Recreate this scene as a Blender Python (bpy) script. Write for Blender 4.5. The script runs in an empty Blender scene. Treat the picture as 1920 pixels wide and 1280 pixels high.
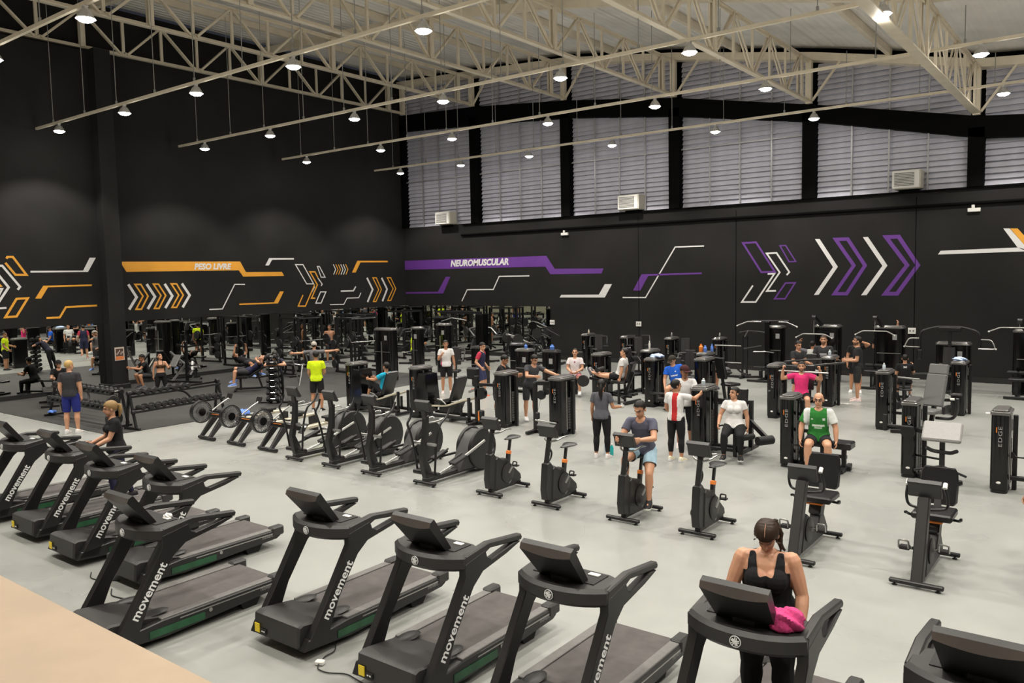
import bpy, math, random
import numpy as np
from mathutils import Vector, Matrix
random.seed(7)
rng = np.random.default_rng(5)
SC = bpy.context.scene
COL = SC.collection

# ---------------------------------------------------------------- camera, world, exposure
CAM_H = 3.7
FPX = 1511.13
YAW, PITCH, ROLL = [math.radians(a) for a in (37.38992, 4.58844, -1.15664)]


def cam_axes():
    cy, sy, cp, sp = math.cos(YAW), math.sin(YAW), math.cos(PITCH), math.sin(PITCH)
    f = np.array([-sy * cp, cy * cp, -sp])
    r = np.array([cy, sy, 0.0])
    u = np.cross(r, f)
    c, s = math.cos(ROLL), math.sin(ROLL)
    return np.array([c * r + s * u, -s * r + c * u, f])


AX = cam_axes()
cam = bpy.data.cameras.new('camera')
cam.sensor_width = 36.0
cam.lens = 36.0 * FPX / 1920.0
cam.clip_end = 200
camo = bpy.data.objects.new('camera', cam)
COL.objects.link(camo)
camo.matrix_world = Matrix([[AX[0][i], AX[1][i], -AX[2][i], (0, 0, CAM_H)[i]] for i in range(3)] + [[0, 0, 0, 1]])
SC.camera = camo

world = bpy.data.worlds.new('world')
SC.world = world
world.use_nodes = True
world.node_tree.nodes['Background'].inputs[0].default_value = (0.55, 0.6, 0.75, 1)
world.node_tree.nodes['Background'].inputs[1].default_value = 0.03
SC.view_settings.view_transform = 'Standard'
SC.view_settings.look = 'None'
SC.view_settings.gamma = 1.0
SC.view_settings.use_curve_mapping = False
SC.view_settings.exposure = 0.30
try:
    SC.cycles.use_denoising = True
    SC.cycles.max_bounces = 8
    SC.cycles.sample_clamp_indirect = 4.0
    SC.cycles.caustics_reflective = False
    SC.cycles.caustics_refractive = False
except Exception:
    pass
LAMP_W = 620.0        # every high bay lamp
GLOW_W = 21.0
LAMP_COL = (1.0, 0.945, 0.86)
SPOT_DEG = 114.0


def ray(px, py):
    return AX.T @ np.array([(px - 960) / FPX, (640 - py) / FPX, 1.0])


def at(px, py, z=0.0):
    d = ray(px, py)
    return np.array([0, 0, CAM_H]) + d * ((z - CAM_H) / d[2])


def on_y(px, py, y):
    d = ray(px, py)
    return np.array([0, 0, CAM_H]) + d * (y / d[1])


def on_x(px, py, x):
    d = ray(px, py)
    return np.array([0, 0, CAM_H]) + d * (x / d[0])


# ---------------------------------------------------------------- materials
def mat(name, col, rough=0.5, metal=0.0, noise=0.12, scale=30.0, spec=0.5, bump=0.0, coat=0.0, emit=0.0):
    m = bpy.data.materials.new(name)
    m.use_nodes = True
    nt = m.node_tree
    b = nt.nodes['Principled BSDF']
    b.inputs['Roughness'].default_value = rough
    b.inputs['Metallic'].default_value = metal
    b.inputs['Specular IOR Level'].default_value = spec
    b.inputs['Coat Weight'].default_value = coat
    tc = nt.nodes.new('ShaderNodeTexCoord')
    nz = nt.nodes.new('ShaderNodeTexNoise')
    nz.inputs['Scale'].default_value = scale
    nz.inputs['Detail'].default_value = 4
    nt.links.new(tc.outputs['Object'], nz.inputs['Vector'])
    rp = nt.nodes.new('ShaderNodeValToRGB')
    rp.color_ramp.elements[0].position = 0.3
    rp.color_ramp.elements[1].position = 0.7
    lo = [max(0, c * (1 - noise)) for c in col]
    hi = [min(1, c * (1 + noise)) for c in col]
    rp.color_ramp.elements[0].color = (*lo, 1)
    rp.color_ramp.elements[1].color = (*hi, 1)
    nt.links.new(nz.outputs['Fac'], rp.inputs['Fac'])
    nt.links.new(rp.outputs['Color'], b.inputs['Base Color'])
    if bump:
        bp = nt.nodes.new('ShaderNodeBump')
        bp.inputs['Strength'].default_value = bump
        bp.inputs['Distance'].default_value = 0.01
        nt.links.new(nz.outputs['Fac'], bp.inputs['Height'])
        nt.links.new(bp.outputs['Normal'], b.inputs['Normal'])
    if emit:
        b.inputs['Emission Color'].default_value = (*col, 1)
        b.inputs['Emission Strength'].default_value = emit
    return m


def srgb(r, g, b):
    f = lambda c: (c / 255 / 12.92) if c / 255 <= 0.04045 else ((c / 255 + 0.055) / 1.055) ** 2.4
    return (f(r), f(g), f(b))


M = {}
M['wall'] = mat('charcoal_wall_paint', (0.0225, 0.022, 0.0215), 0.7, noise=0.15, scale=0.6, spec=0.06)
M['wallblack'] = mat('black_steel_paint', (0.003, 0.003, 0.0032), 0.7, noise=0.1, spec=0.04)
M['purlin'] = mat('cream_steel_paint', (0.76, 0.68, 0.54), 0.5, noise=0.06, scale=3)
M['gloss'] = mat('black_gloss_shroud', (0.003, 0.003, 0.0035), 0.14, noise=0.05)
M['metal'] = mat('black_powder_coat', (0.006, 0.006, 0.0065), 0.42, noise=0.1)
M['plastic'] = mat('charcoal_plastic', (0.012, 0.0118, 0.0118), 0.42, noise=0.08, scale=60)
M['plastic2'] = mat('dark_grey_plastic', (0.022, 0.021, 0.021), 0.45, noise=0.08, scale=60)
M['bezel_lit'] = mat('lit_bezel', (0.085, 0.068, 0.06), 0.38, noise=0.06)  # paler than the screen plastic: light caught by the tilted strip, as colour
M['rubber'] = mat('black_rubber', (0.008, 0.008, 0.008), 0.7, noise=0.15)
M['belt'] = mat('running_belt', (0.062, 0.054, 0.051), 0.6, noise=0.2, scale=8, bump=0.05)
M['rail'] = mat('grey_side_rail', (0.13, 0.125, 0.12), 0.5, noise=0.1, scale=20)
M['pad'] = mat('black_vinyl', (0.010, 0.010, 0.011), 0.33, noise=0.1)
M['padgrey'] = mat('grey_vinyl', (0.30, 0.29, 0.285), 0.42, noise=0.05)
M['padmid'] = mat('mid_grey_vinyl', (0.13, 0.13, 0.13), 0.42, noise=0.05)
M['chrome'] = mat('chrome', (0.72, 0.72, 0.72), 0.22, metal=1.0, noise=0.03)
M['steel'] = mat('brushed_steel', (0.42, 0.42, 0.41), 0.35, metal=0.9, noise=0.08)
M['cap'] = mat('silver_cap', (0.19, 0.185, 0.18), 0.28, metal=0.6, noise=0.06)
M['capdark'] = mat('dark_cap', (0.03, 0.03, 0.03), 0.25, noise=0.06)
M['white'] = mat('white_plastic', (0.75, 0.74, 0.71), 0.45, noise=0.03)
M['offwhite'] = mat('cream_plastic', (0.62, 0.59, 0.50), 0.5, noise=0.03)
M['ink'] = mat('white_print', (0.80, 0.80, 0.80), 0.6, noise=0.02)
M['inkgrey'] = mat('grey_print', (0.28, 0.28, 0.28), 0.6, noise=0.02)
M['orange'] = mat('orange_plastic', (0.80, 0.22, 0.03), 0.45, noise=0.05)
M['yellow'] = mat('yellow_sticker', (0.80, 0.60, 0.02), 0.5, noise=0.03)
M['green'] = mat('green_panel', (0.012, 0.075, 0.03), 0.35, noise=0.3, scale=6)
M['wpaint'] = mat('white_wall_paint', (0.72, 0.71, 0.71), 0.6, noise=0.04, scale=2)
M['opaint'] = mat('orange_wall_paint', (0.78, 0.36, 0.035), 0.6, noise=0.04, scale=2)
M['ppaint'] = mat('purple_wall_paint', (0.125, 0.035, 0.26), 0.6, noise=0.06, scale=2)
M['blue'] = mat('blue_cloth', (0.10, 0.22, 0.65), 0.7, noise=0.2)
M['ltblue'] = mat('pale_blue_cloth', (0.45, 0.58, 0.85), 0.7, noise=0.15)
M['teal'] = mat('teal_plastic', (0.02, 0.42, 0.42), 0.3)
M['pink'] = mat('pink_towel', (0.50, 0.042, 0.17), 0.9, noise=0.15, scale=60, bump=0.3)
M['cable'] = mat('grey_wire', (0.30, 0.30, 0.29), 0.5)
M['slat'] = mat('grey_louvre', (0.62, 0.62, 0.72), 0.4, noise=0.08, scale=3, spec=0.5)
M['mull'] = mat('grey_mullion', (0.42, 0.42, 0.44), 0.4, metal=0.3)
M['mesh'] = mat('flywheel_mesh', (0.16, 0.16, 0.16), 0.4, noise=0.3, scale=80)
M['alu'] = mat('pale_rail', (0.62, 0.56, 0.44), 0.35, metal=0.3, noise=0.05)
M['skirt'] = mat('dark_skirting', (0.016, 0.016, 0.016), 0.45)
M['lens'] = mat('lamp_lens', (1.0, 0.95, 0.86), 0.4, noise=0.0, emit=60.0)
M['reflector'] = mat('lamp_reflector', (0.6, 0.6, 0.6), 0.3, metal=0.6)
M['paperA'] = mat('poster_paper', (0.55, 0.47, 0.40), 0.6)
M['posterO'] = mat('poster_orange', (0.65, 0.20, 0.06), 0.6)
M['posterK'] = mat('poster_dark', (0.08, 0.04, 0.03), 0.6)


def floor_material():
    m = bpy.data.materials.new('grey_epoxy_floor')
    m.use_nodes = True
    nt = m.node_tree
    b = nt.nodes['Principled BSDF']
    tc = nt.nodes.new('ShaderNodeTexCoord')
    n1 = nt.nodes.new('ShaderNodeTexNoise')
    n1.inputs['Scale'].default_value = 0.55
    n1.inputs['Detail'].default_value = 3
    n1.inputs['Distortion'].default_value = 0.6
    n2 = nt.nodes.new('ShaderNodeTexNoise')
    n2.inputs['Scale'].default_value = 3.0
    n2.inputs['Detail'].default_value = 5
    nt.links.new(tc.outputs['Object'], n1.inputs['Vector'])
    nt.links.new(tc.outputs['Object'], n2.inputs['Vector'])
    mx = nt.nodes.new('ShaderNodeMath')
    mx.operation = 'MULTIPLY_ADD'
    mx.inputs[1].default_value = 0.45
    nt.links.new(n2.outputs['Fac'], mx.inputs[0])
    nt.links.new(n1.outputs['Fac'], mx.inputs[2])
    rp = nt.nodes.new('ShaderNodeValToRGB')
    rp.color_ramp.interpolation = 'EASE'
    rp.color_ramp.elements[0].position = 0.45
    rp.color_ramp.elements[1].position = 0.95
    rp.color_ramp.elements[0].color = (0.262, 0.268, 0.252, 1)
    rp.color_ramp.elements[1].color = (0.302, 0.308, 0.29, 1)
    nt.links.new(mx.outputs[0], rp.inputs['Fac'])
    nt.links.new(rp.outputs['Color'], b.inputs['Base Color'])
    rr = nt.nodes.new('ShaderNodeMapRange')
    rr.inputs['To Min'].default_value = 0.20
    rr.inputs['To Max'].default_value = 0.38
    nt.links.new(n1.outputs['Fac'], rr.inputs['Value'])
    nt.links.new(rr.outputs['Result'], b.inputs['Roughness'])
    b.inputs['Specular IOR Level'].default_value = 0.55
    return m


def mat_mat():
    m = mat('rubber_floor', (0.030, 0.029, 0.028), 0.6, noise=0.25, scale=1.2, spec=0.4)
    return m


def ceiling_material():
    m = mat('insulated_roof', (0.84, 0.82, 0.78), 0.7, noise=0.08, scale=0.8)
    nt = m.node_tree
    b = nt.nodes['Principled BSDF']
    tc = nt.nodes.new('ShaderNodeTexCoord')
    w = nt.nodes.new('ShaderNodeTexWave')
    w.bands_direction = 'X'
    w.inputs['Scale'].default_value = 1.1
    w.inputs['Distortion'].default_value = 0.6
    w.inputs['Detail'].default_value = 3
    nt.links.new(tc.outputs['Object'], w.inputs['Vector'])
    bp = nt.nodes.new('ShaderNodeBump')
    bp.inputs['Strength'].default_value = 0.5
    bp.inputs['Distance'].default_value = 0.06
    nt.links.new(w.outputs['Fac'], bp.inputs['Height'])
    nt.links.new(bp.outputs['Normal'], b.inputs['Normal'])
    return m


def mirror_material():
    m = bpy.data.materials.new('mirror_glass')
    m.use_nodes = True
    nt = m.node_tree
    b = nt.nodes['Principled BSDF']
    b.inputs['Base Color'].default_value = (0.72, 0.74, 0.71, 1)
    b.inputs['Metallic'].default_value = 1.0
    b.inputs['Roughness'].default_value = 0.0
    return m


M['floor'] = floor_material()
M['mat'] = mat_mat()
M['ceil'] = ceiling_material()
M['mirror'] = mirror_material()
M['parapet'] = mat('beige_floor_slab', (0.40, 0.305, 0.215), 0.5, noise=0.10, scale=2.5)


# ---------------------------------------------------------------- mesh building
def rotx(a):
    c, s = math.cos(a), math.sin(a)
    return np.array([[1, 0, 0], [0, c, -s], [0, s, c]])


def roty(a):
    c, s = math.cos(a), math.sin(a)
    return np.array([[c, 0, s], [0, 1, 0], [-s, 0, c]])


def rotz(a):
    c, s = math.cos(a), math.sin(a)
    return np.array([[c, -s, 0], [s, c, 0], [0, 0, 1]])


R_ = math.radians


class MB:
    def __init__(s):
        s.v, s.f, s.mi, s.cur = [], [], [], 0

    def add(s, V, F):
        n = len(s.v)
        s.v.extend([tuple(map(float, p)) for p in V])
        s.f.extend([tuple(i + n for i in f) for f in F])
        s.mi.extend([s.cur] * len(F))
        return s

    def box(s, c, size, bev=0.0, rot=None):
        h = np.array(size, float) / 2
        c = np.array(c, float)
        bev = min(bev, 0.45 * float(h.min()) * 2 * 0.5)
        V, F = [], []
        if bev <= 0:
            for sx in (-1, 1):
                for sy in (-1, 1):
                    for sz in (-1, 1):
                        V.append(h * (sx, sy, sz))
            F = [(0, 1, 3, 2), (4, 6, 7, 5), (0, 4, 5, 1), (2, 3, 7, 6), (0, 2, 6, 4), (1, 5, 7, 3)]
        else:
            idx = {}
            for sx in (-1, 1):
                for sy in (-1, 1):
                    for sz in (-1, 1):
                        for a in range(3):
                            p = h - bev
                            p = p.copy()
                            p[a] = h[a]
                            idx[(sx, sy, sz, a)] = len(V)
                            V.append(p * (sx, sy, sz))
            S = (-1, 1)
            for a in range(3):
                b, d = (a + 1) % 3, (a + 2) % 3
                for sa in S:
                    q = []
                    for sb, sd in ((-1, -1), (1, -1), (1, 1), (-1, 1)):
                        k = [0, 0, 0]
                        k[a], k[b], k[d] = sa, sb, sd
                        q.append(idx[(*k, a)])
                    F.append(tuple(q if sa > 0 else q[::-1]))
                for sb in S:            # edges along axis a, between faces b and d
                    for sd in S:
                        k0, k1 = [0, 0, 0], [0, 0, 0]
                        k0[a], k1[a] = -1, 1
                        k0[b] = k1[b] = sb
                        k0[d] = k1[d] = sd
                        q = (idx[(*k0, b)], idx[(*k1, b)], idx[(*k1, d)], idx[(*k0, d)])
                        F.append(q if sb * sd < 0 else q[::-1])
            for sx in S:
                for sy in S:
                    for sz in S:
                        q = (idx[(sx, sy, sz, 0)], idx[(sx, sy, sz, 1)], idx[(sx, sy, sz, 2)])
                        F.append(q if sx * sy * sz > 0 else q[::-1])
        V = np.array(V)
        if rot is not None:
            V = V @ np.array(rot).T
        return s.add(V + c, F)

    def loft(s, rings, cap=True, closed=True):
        n = len(rings[0])
        V = [p for r in rings for p in r]
        F = []
        for i in range(len(rings) - 1):
            for j in range(n if closed else n - 1):
                k = (j + 1) % n
                F.append((i * n + j, i * n + k, (i + 1) * n + k, (i + 1) * n + j))
        if cap:
            F.append(tuple(range(n))[::-1])
            F.append(tuple(range((len(rings) - 1) * n, len(rings) * n)))
        return s.add(V, F)

    def prism(s, poly, a0, a1, axis='z', ch=0.0):
        P = np.array(poly, float)
        ar = 0.5 * sum(P[i - 1][0] * P[i][1] - P[i][0] * P[i - 1][1] for i in range(len(P)))
        if ar < 0:
            P = P[::-1]
        Q = offset(P, -ch) if ch else P
        lv = [(a0, Q), (a0 + ch, P), (a1 - ch, P), (a1, Q)] if ch else [(a0, P), (a1, P)]
        mk = {'z': lambda p, a: (p[0], p[1], a), 'x': lambda p, a: (a, p[0], p[1]), 'y': lambda p, a: (p[0], a, p[1])}[axis]
        rings = [[mk(p, a) for p in q] for a, q in lv]
        n0 = len(s.f)
        s.loft(rings)
        if axis == 'y':
            for i in range(n0, len(s.f)):
                s.f[i] = s.f[i][::-1]
        return s

    def tube(s, pts, r, n=8, cap=True):
        P = [np.array(p, float) for p in pts]
        rr = r if hasattr(r, '__len__') else [r] * len(P)
        T = []
        for i in range(len(P)):
            a = P[i] - P[i - 1] if i > 0 else P[1] - P[0]
            b = P[i + 1] - P[i] if i < len(P) - 1 else a
            a = a / (np.linalg.norm(a) + 1e-9)
            b = b / (np.linalg.norm(b) + 1e-9)
            t = a + b
            T.append(t / (np.linalg.norm(t) + 1e-9))
        up = np.array([0, 0, 1.0]) if abs(T[0][2]) < 0.9 else np.array([1.0, 0, 0])
        u = np.cross(up, T[0])
        u /= np.linalg.norm(u)
        rings = []
        for i, p in enumerate(P):
            u = u - T[i] * (u @ T[i])
            u /= np.linalg.norm(u) + 1e-9
            w = np.cross(T[i], u)
            rings.append([p + rr[i] * (math.cos(2 * math.pi * k / n) * u + math.sin(2 * math.pi * k / n) * w) for k in range(n)])
        return s.loft(rings, cap)

    def cyl(s, p0, p1, r0, r1=None, n=12):
        return s.tube([p0, p1], [r0, r0 if r1 is None else r1], n)

    def beam(s, p0, p1, w, h, bev=0.0):
        """rectangular bar from p0 to p1, w across (horizontal), h tall"""
        p0, p1 = np.array(p0, float), np.array(p1, float)
        d = p1 - p0
        L = np.linalg.norm(d)
        d = d / L
        up = np.array([0, 0, 1.0]) if abs(d[2]) < 0.98 else np.array([0, 1.0, 0])
        x = np.cross(d, up)
        x /= np.linalg.norm(x)
        z = np.cross(x, d)
        return s.box((p0 + p1) / 2, (w, L, h), bev, np.array([x, d, z]).T)

    def ell(s, c, r, nu=12, nv=8, rot=None):
        V = [(0, 0, -1)]
        for i in range(1, nv):
            a = -math.pi / 2 + math.pi * i / nv
            for j in range(nu):
                b = 2 * math.pi * j / nu
                V.append((math.cos(a) * math.cos(b), math.cos(a) * math.sin(b), math.sin(a)))
        V.append((0, 0, 1))
        F = []
        for j in range(nu):
            F.append((0, 1 + (j + 1) % nu, 1 + j))
            F.append((len(V) - 1, 1 + (nv - 2) * nu + j, 1 + (nv - 2) * nu + (j + 1) % nu))
        for i in range(nv - 2):
            for j in range(nu):
                k = (j + 1) % nu
                F.append((1 + i * nu + j, 1 + i * nu + k, 1 + (i + 1) * nu + k, 1 + (i + 1) * nu + j))
        V = np.array(V) * np.array(r if hasattr(r, '__len__') else (r, r, r))
        if rot is not None:
            V = V @ np.array(rot).T
        return s.add(V + np.array(c, float), F)

    def lathe(s, prof, c, axis='z', n=24, hollow=False):
        rings = []
        if hollow:
            prof = list(prof) + [prof[0]]
        for r, h in prof:
            ring = []
            for k in range(n):
                a = 2 * math.pi * k / n
                x, y = r * math.cos(a), r * math.sin(a)
                p = {'z': (x, y, h), 'x': (h, x, y), 'y': (y, h, x)}[axis]
                ring.append(np.array(p) + np.array(c, float))
            rings.append(ring)
        return s.loft(rings, not hollow)

    def pad(s, c, size, rot=None, bev=None):
        return s.box(c, size, bev if bev is not None else min(size) * 0.3, rot)

    def build(s, name, m, parent=None, smooth=35):
        me = bpy.data.meshes.new(name)
        me.from_pydata(s.v, [], s.f)
        ms = m if isinstance(m, (list, tuple)) else [m]
        for k in ms:
            me.materials.append(M[k] if isinstance(k, str) else k)
        if len(ms) > 1:
            me.polygons.foreach_set('material_index', s.mi)
        if smooth:
            me.polygons.foreach_set('use_smooth', [True] * len(me.polygons))
            try:
                me.set_sharp_from_angle(angle=R_(smooth))
            except Exception:
                pass
        me.update()
        return put(name, me, parent)


def put(name, me, parent=None):
    o = bpy.data.objects.new(name, me)
    COL.objects.link(o)
    if parent is not None:
        o.parent = parent
    return o


def offset(P, d):
    n = len(P)
    out = []
    for i in range(n):
        a, b, c = P[i - 1], P[i], P[(i + 1) % n]
        e0, e1 = b - a, c - b
        e0 = e0 / (np.linalg.norm(e0) + 1e-9)
        e1 = e1 / (np.linalg.norm(e1) + 1e-9)
        n0, n1 = np.array([e0[1], -e0[0]]), np.array([e1[1], -e1[0]])
        m = n0 + n1
        m = m / max(1e-6, 1 + n0 @ n1)
        L = np.linalg.norm(m)
        if L > 2:
            m = m * 2 / L
        out.append(b + m * d)
    return np.array(out)


def rrect(w, d, r, n=3, cx=0, cy=0):
    P = []
    for (sx, sy, a0) in ((1, 1, 0), (-1, 1, 90), (-1, -1, 180), (1, -1, 270)):
        for k in range(n + 1):
            a = R_(a0 + 90 * k / n)
            P.append((cx + sx * (w / 2 - r) + r * math.cos(a), cy + sy * (d / 2 - r) + r * math.sin(a)))
    return P


def fillet(pts, rad, k=4):
    P = [np.array(p, float) for p in pts]
    out = [P[0]]
    for i in range(1, len(P) - 1):
        a, b, c = P[i - 1], P[i], P[i + 1]
        d0, d1 = a - b, c - b
        l0, l1 = np.linalg.norm(d0), np.linalg.norm(d1)
        r = min(rad, 0.45 * l0, 0.45 * l1)
        p0, p1 = b + d0 / l0 * r, b + d1 / l1 * r
        for j in range(k + 1):
            t = j / k
            out.append((1 - t) ** 2 * p0 + 2 * t * (1 - t) * b + t * t * p1)
    out.append(P[-1])
    return out


def tag(o, label=None, cat=None, group=None, kind=None):
    if label:
        o['label'] = label
    if cat:
        o['category'] = cat
    if group:
        o['group'] = group
    if kind:
        o['kind'] = kind
    return o


def thing(name, label, cat, loc=(0, 0, 0), rz=0.0, group=None):
    o = bpy.data.objects.new(name, None)
    COL.objects.link(o)
    o.location = tuple(float(c) for c in loc)
    o.rotation_euler = (0, 0, rz)
    o.empty_display_size = 0.2
    return tag(o, label, cat, group)


def structure(o):
    o['kind'] = 'structure'
    return o


KIDS = {}


def children_of(o):
    return [c for c in bpy.data.objects if c.parent == o]


def copy_tree(root, loc, rz, label, group=None):
    """a copy of a thing with a copy of each of its parts and sub-parts (shared mesh data)"""
    r = root.copy()
    COL.objects.link(r)
    r.location = tuple(float(c) for c in loc)
    r.rotation_euler = (0, 0, rz)
    r['label'] = label
    if group:
        r['group'] = group
    for ch in children_of(root):
        c = ch.copy()
        COL.objects.link(c)
        c.parent = r
        for g in children_of(ch):
            d = g.copy()
            COL.objects.link(d)
            d.parent = c
    return r


TXT = {}


def text_mesh(s, bold=0.0, shear=0.0, sx=1.0, sp=1.0):
    """lettering mesh, lower-left at 0,0, cap height about 1"""
    key = (s, bold, shear, sx, sp)
    if key in TXT:
        return TXT[key]
    cu = bpy.data.curves.new('lettering', 'FONT')
    cu.body = s
    cu.size = 1.0
    cu.shear = shear
    cu.offset = bold
    cu.space_character = sp
    cu.resolution_u = 3
    o = bpy.data.objects.new('lettering_source', cu)
    COL.objects.link(o)
    dg = bpy.context.evaluated_depsgraph_get()
    me = bpy.data.meshes.new_from_object(o.evaluated_get(dg))
    bpy.data.objects.remove(o)
    V = np.array([v.co[:] for v in me.vertices])
    mn = V.min(0)
    V = (V - [mn[0], mn[1], 0]) * [sx, 1, 1]
    TXT[key] = (V, [tuple(p.vertices) for p in me.polygons])
    bpy.data.meshes.remove(me)
    return TXT[key]


def lettering(name, s, m, parent, origin, xd, yd, width=None, height=None, **kw):
    V, F = text_mesh(s, **kw)
    ext = V.max(0)
    sx = (width / ext[0]) if width else height / ext[1]
    sy = (height / ext[1]) if height else sx
    xd, yd, origin = np.array(xd, float), np.array(yd, float), np.array(origin, float)
    W = origin + np.outer(V[:, 0] * sx, xd) + np.outer(V[:, 1] * sy, yd)
    mb = MB()
    mb.add(W, F)
    return mb.build(name, m, parent, smooth=0)
# ---------------------------------------------------------------- the hall
LX, BY, RX, FY = -29.4, 29.59, 10.0, -8.0
SILL = 6.26
XS = [-29.4, -24.56, -19.38, -14.35, -9.02, -3.94, 1.2, 6.4, 10.5]
ZBT = [11.85, 11.63, 11.17, 10.54, 9.52, 8.45, 8.0, 7.9, 7.9]
ZBB = [11.08, 10.81, 10.45, 9.84, 8.93, 7.79, 7.3, 7.2, 7.2]
ZRB = [13.24, 13.0, 12.68, 11.98, 11.04, 9.93, 9.5, 9.4, 9.4]
zi = lambda t, x: float(np.interp(x, XS, t))
PX = [-29.4, -24.6, -19.47, -14.34, -9.14, -3.95, 1.25, 6.45, 11.6]     # column axes on the back wall

mb = MB().box(((LX + RX) / 2, (FY + BY) / 2, -0.1), (RX - LX + 2, BY - FY + 2, 0.2))
structure(mb.build('floor', 'floor', smooth=0))
mb = MB().prism([(LX + 0.0, 9.56), (-19.8, 9.56), (-19.7, 16.5), (-19.95, 22.5), (LX + 0.0, 22.5)], 0.0, 0.012)
tag(structure(mb.build('floor_rubber_mat', 'mat', smooth=0)))
# walls
structure(MB().box((LX - 0.15, (FY + BY) / 2, 6.8), (0.3, BY - FY, 13.6)).build('wall_left', 'wall', smooth=0))
WB = structure(MB().box(((LX + RX) / 2, BY + 0.15, SILL / 2), (RX - LX, 0.3, SILL)).build('wall_back', 'wall', smooth=0))
structure(MB().box((RX + 0.15, (FY + BY) / 2, 4.9), (0.3, BY - FY, 9.8)).build('wall_right', 'wall', smooth=0))
structure(MB().box(((LX + RX) / 2, FY - 0.15, 6.8), (RX - LX, 0.3, 13.6)).build('wall_front', mat('pale_front_wall', (0.55, 0.54, 0.44), 0.6), smooth=0))
structure(MB().box((LX + 0.02, (13.85 + BY) / 2 + .3, 0.08), (0.04, BY - 14.5, 0.16)).build('baseboard_left', 'skirt', smooth=0))
LF = -28.85     # the wall in front of the column is built out
structure(MB().box(((LX + LF) / 2, (13.88 + FY) / 2, 5.88), (LF - LX, 13.88 - FY, 11.76)).build('wall_left_lining', 'wall', smooth=0))
structure(MB().box((LF + 0.02, (13.85 + FY) / 2, 0.08), (0.04, 13.85 - FY, 0.16)).build('baseboard_left_front', 'skirt', smooth=0))
structure(MB().box(((LX + RX) / 2, BY - 0.02, 0.09), (RX - LX, 0.04, 0.18)).build('baseboard_back', 'skirt', smooth=0))
# joints of the wall panels
for x in (on_y(1380, 500, BY)[0], on_y(1716, 500, BY)[0], on_y(1198, 560, BY)[0]):
    structure(MB().box((x, BY - 0.002, 3.1), (0.02, 0.008, 5.9)).build('trim_joint', 'wallblack', WB, smooth=0))
structure(MB().tube([(-25.5, BY - .06, 5.74), (RX, BY - .06, 5.74)], 0.05, 8).build('trim_pipe', 'wallblack'))
structure(MB().box(((LX + RX) / 2 + 2, BY - .03, SILL - .03), (RX - LX - 4, 0.1, 0.06)).build('trim_sill', 'wallblack', smooth=0))
# column by the left wall
CX, CY0, CY1 = -28.35, 13.88, 14.45
colm = MB().box(((LX + CX) / 2, (CY0 + CY1) / 2, 5.9), (CX - LX, CY1 - CY0, 11.8), 0.01).build('wall_column', 'wall', smooth=0)
structure(colm)
MB().box(((LX + CX) / 2 + .02, (CY0 + CY1) / 2, 0.09), (CX - LX + .05, CY1 - CY0 + .08, 0.18), 0.01).build('skirting', 'skirt', colm)
p = on_x(224, 663, CX)
ps = thing('wall_poster', 'small white and orange poster on the black column at left', 'poster', (CX + .003, p[1], p[2]))
MB().box((0.004, 0, 0), (0.008, 0.34, 0.47)).build('paper', 'paperA', ps, 0)
MB().box((0.010, 0, 0.05), (0.004, 0.26, 0.26)).build('picture', 'posterK', ps, 0)
MB().box((0.010, 0, -0.15), (0.004, 0.28, 0.12)).build('band', 'posterO', ps, 0)
mk = MB()
for k in range(5):
    mk.box((0.013, -0.09 + .045 * k, 0.05 + .05 * ((k * 7) % 3 - 1)), (0.003, 0.03, 0.07))
mk.build('mark', 'paperA', ps, 0)

# mirrors
def mirror(name, c, s, label):
    o = MB().box(c, s).build(name, 'mirror', smooth=0)
    tag(o, label, 'mirror')
    return o


mirror('wall_mirror', (LF + .018, (CY0 - 3) / 2, 1.255), (0.03, CY0 + 3 - .02, 2.19), 'long mirror along the left wall in front of the black column')
mirror('wall_mirror', (LX + .018, (CY1 + BY) / 2, 1.255), (0.03, BY - CY1 - .06, 2.19), 'long mirror along the left wall between the column and the corner')
mirror('wall_mirror', ((LX - 20.42) / 2 + .03, BY - .018, 1.255), (-20.42 - LX - .06, 0.03, 2.19), 'mirror on the back wall under the purple band, beside the corner')

# arched beam, columns and louvred windows of the back wall
poly = [(x, z) for x, z in zip(XS, ZBT)] + [(x, z) for x, z in zip(XS[::-1], ZBB[::-1])]
structure(MB().prism(poly, BY - .12, BY + .3, 'y').build('wall_back_arched_beam', 'wallblack', smooth=0))
poly = [(x, z + .26) for x, z in zip(XS, ZRB)] + [(x, z) for x, z in zip(XS[::-1], ZRB[::-1])]
structure(MB().prism(poly, BY - .22, BY + .3, 'y').build('trim_roof_rafter', 'purlin', smooth=0))
structure(MB().box(((LX + RX) / 2, BY + .42, 9.9), (RX - LX, 0.1, 8.0)).build('wall_back_upper', 'wallblack', smooth=0))
for i, x in enumerate(PX[:8]):
    w = .46
    structure(MB().box((x, BY + .06, (SILL + zi(ZBB, x) + .3) / 2), (w, .36, zi(ZBB, x) - SILL + .3)).build('wall_back_pier', 'wallblack', smooth=0))
slat_me = {}
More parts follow.
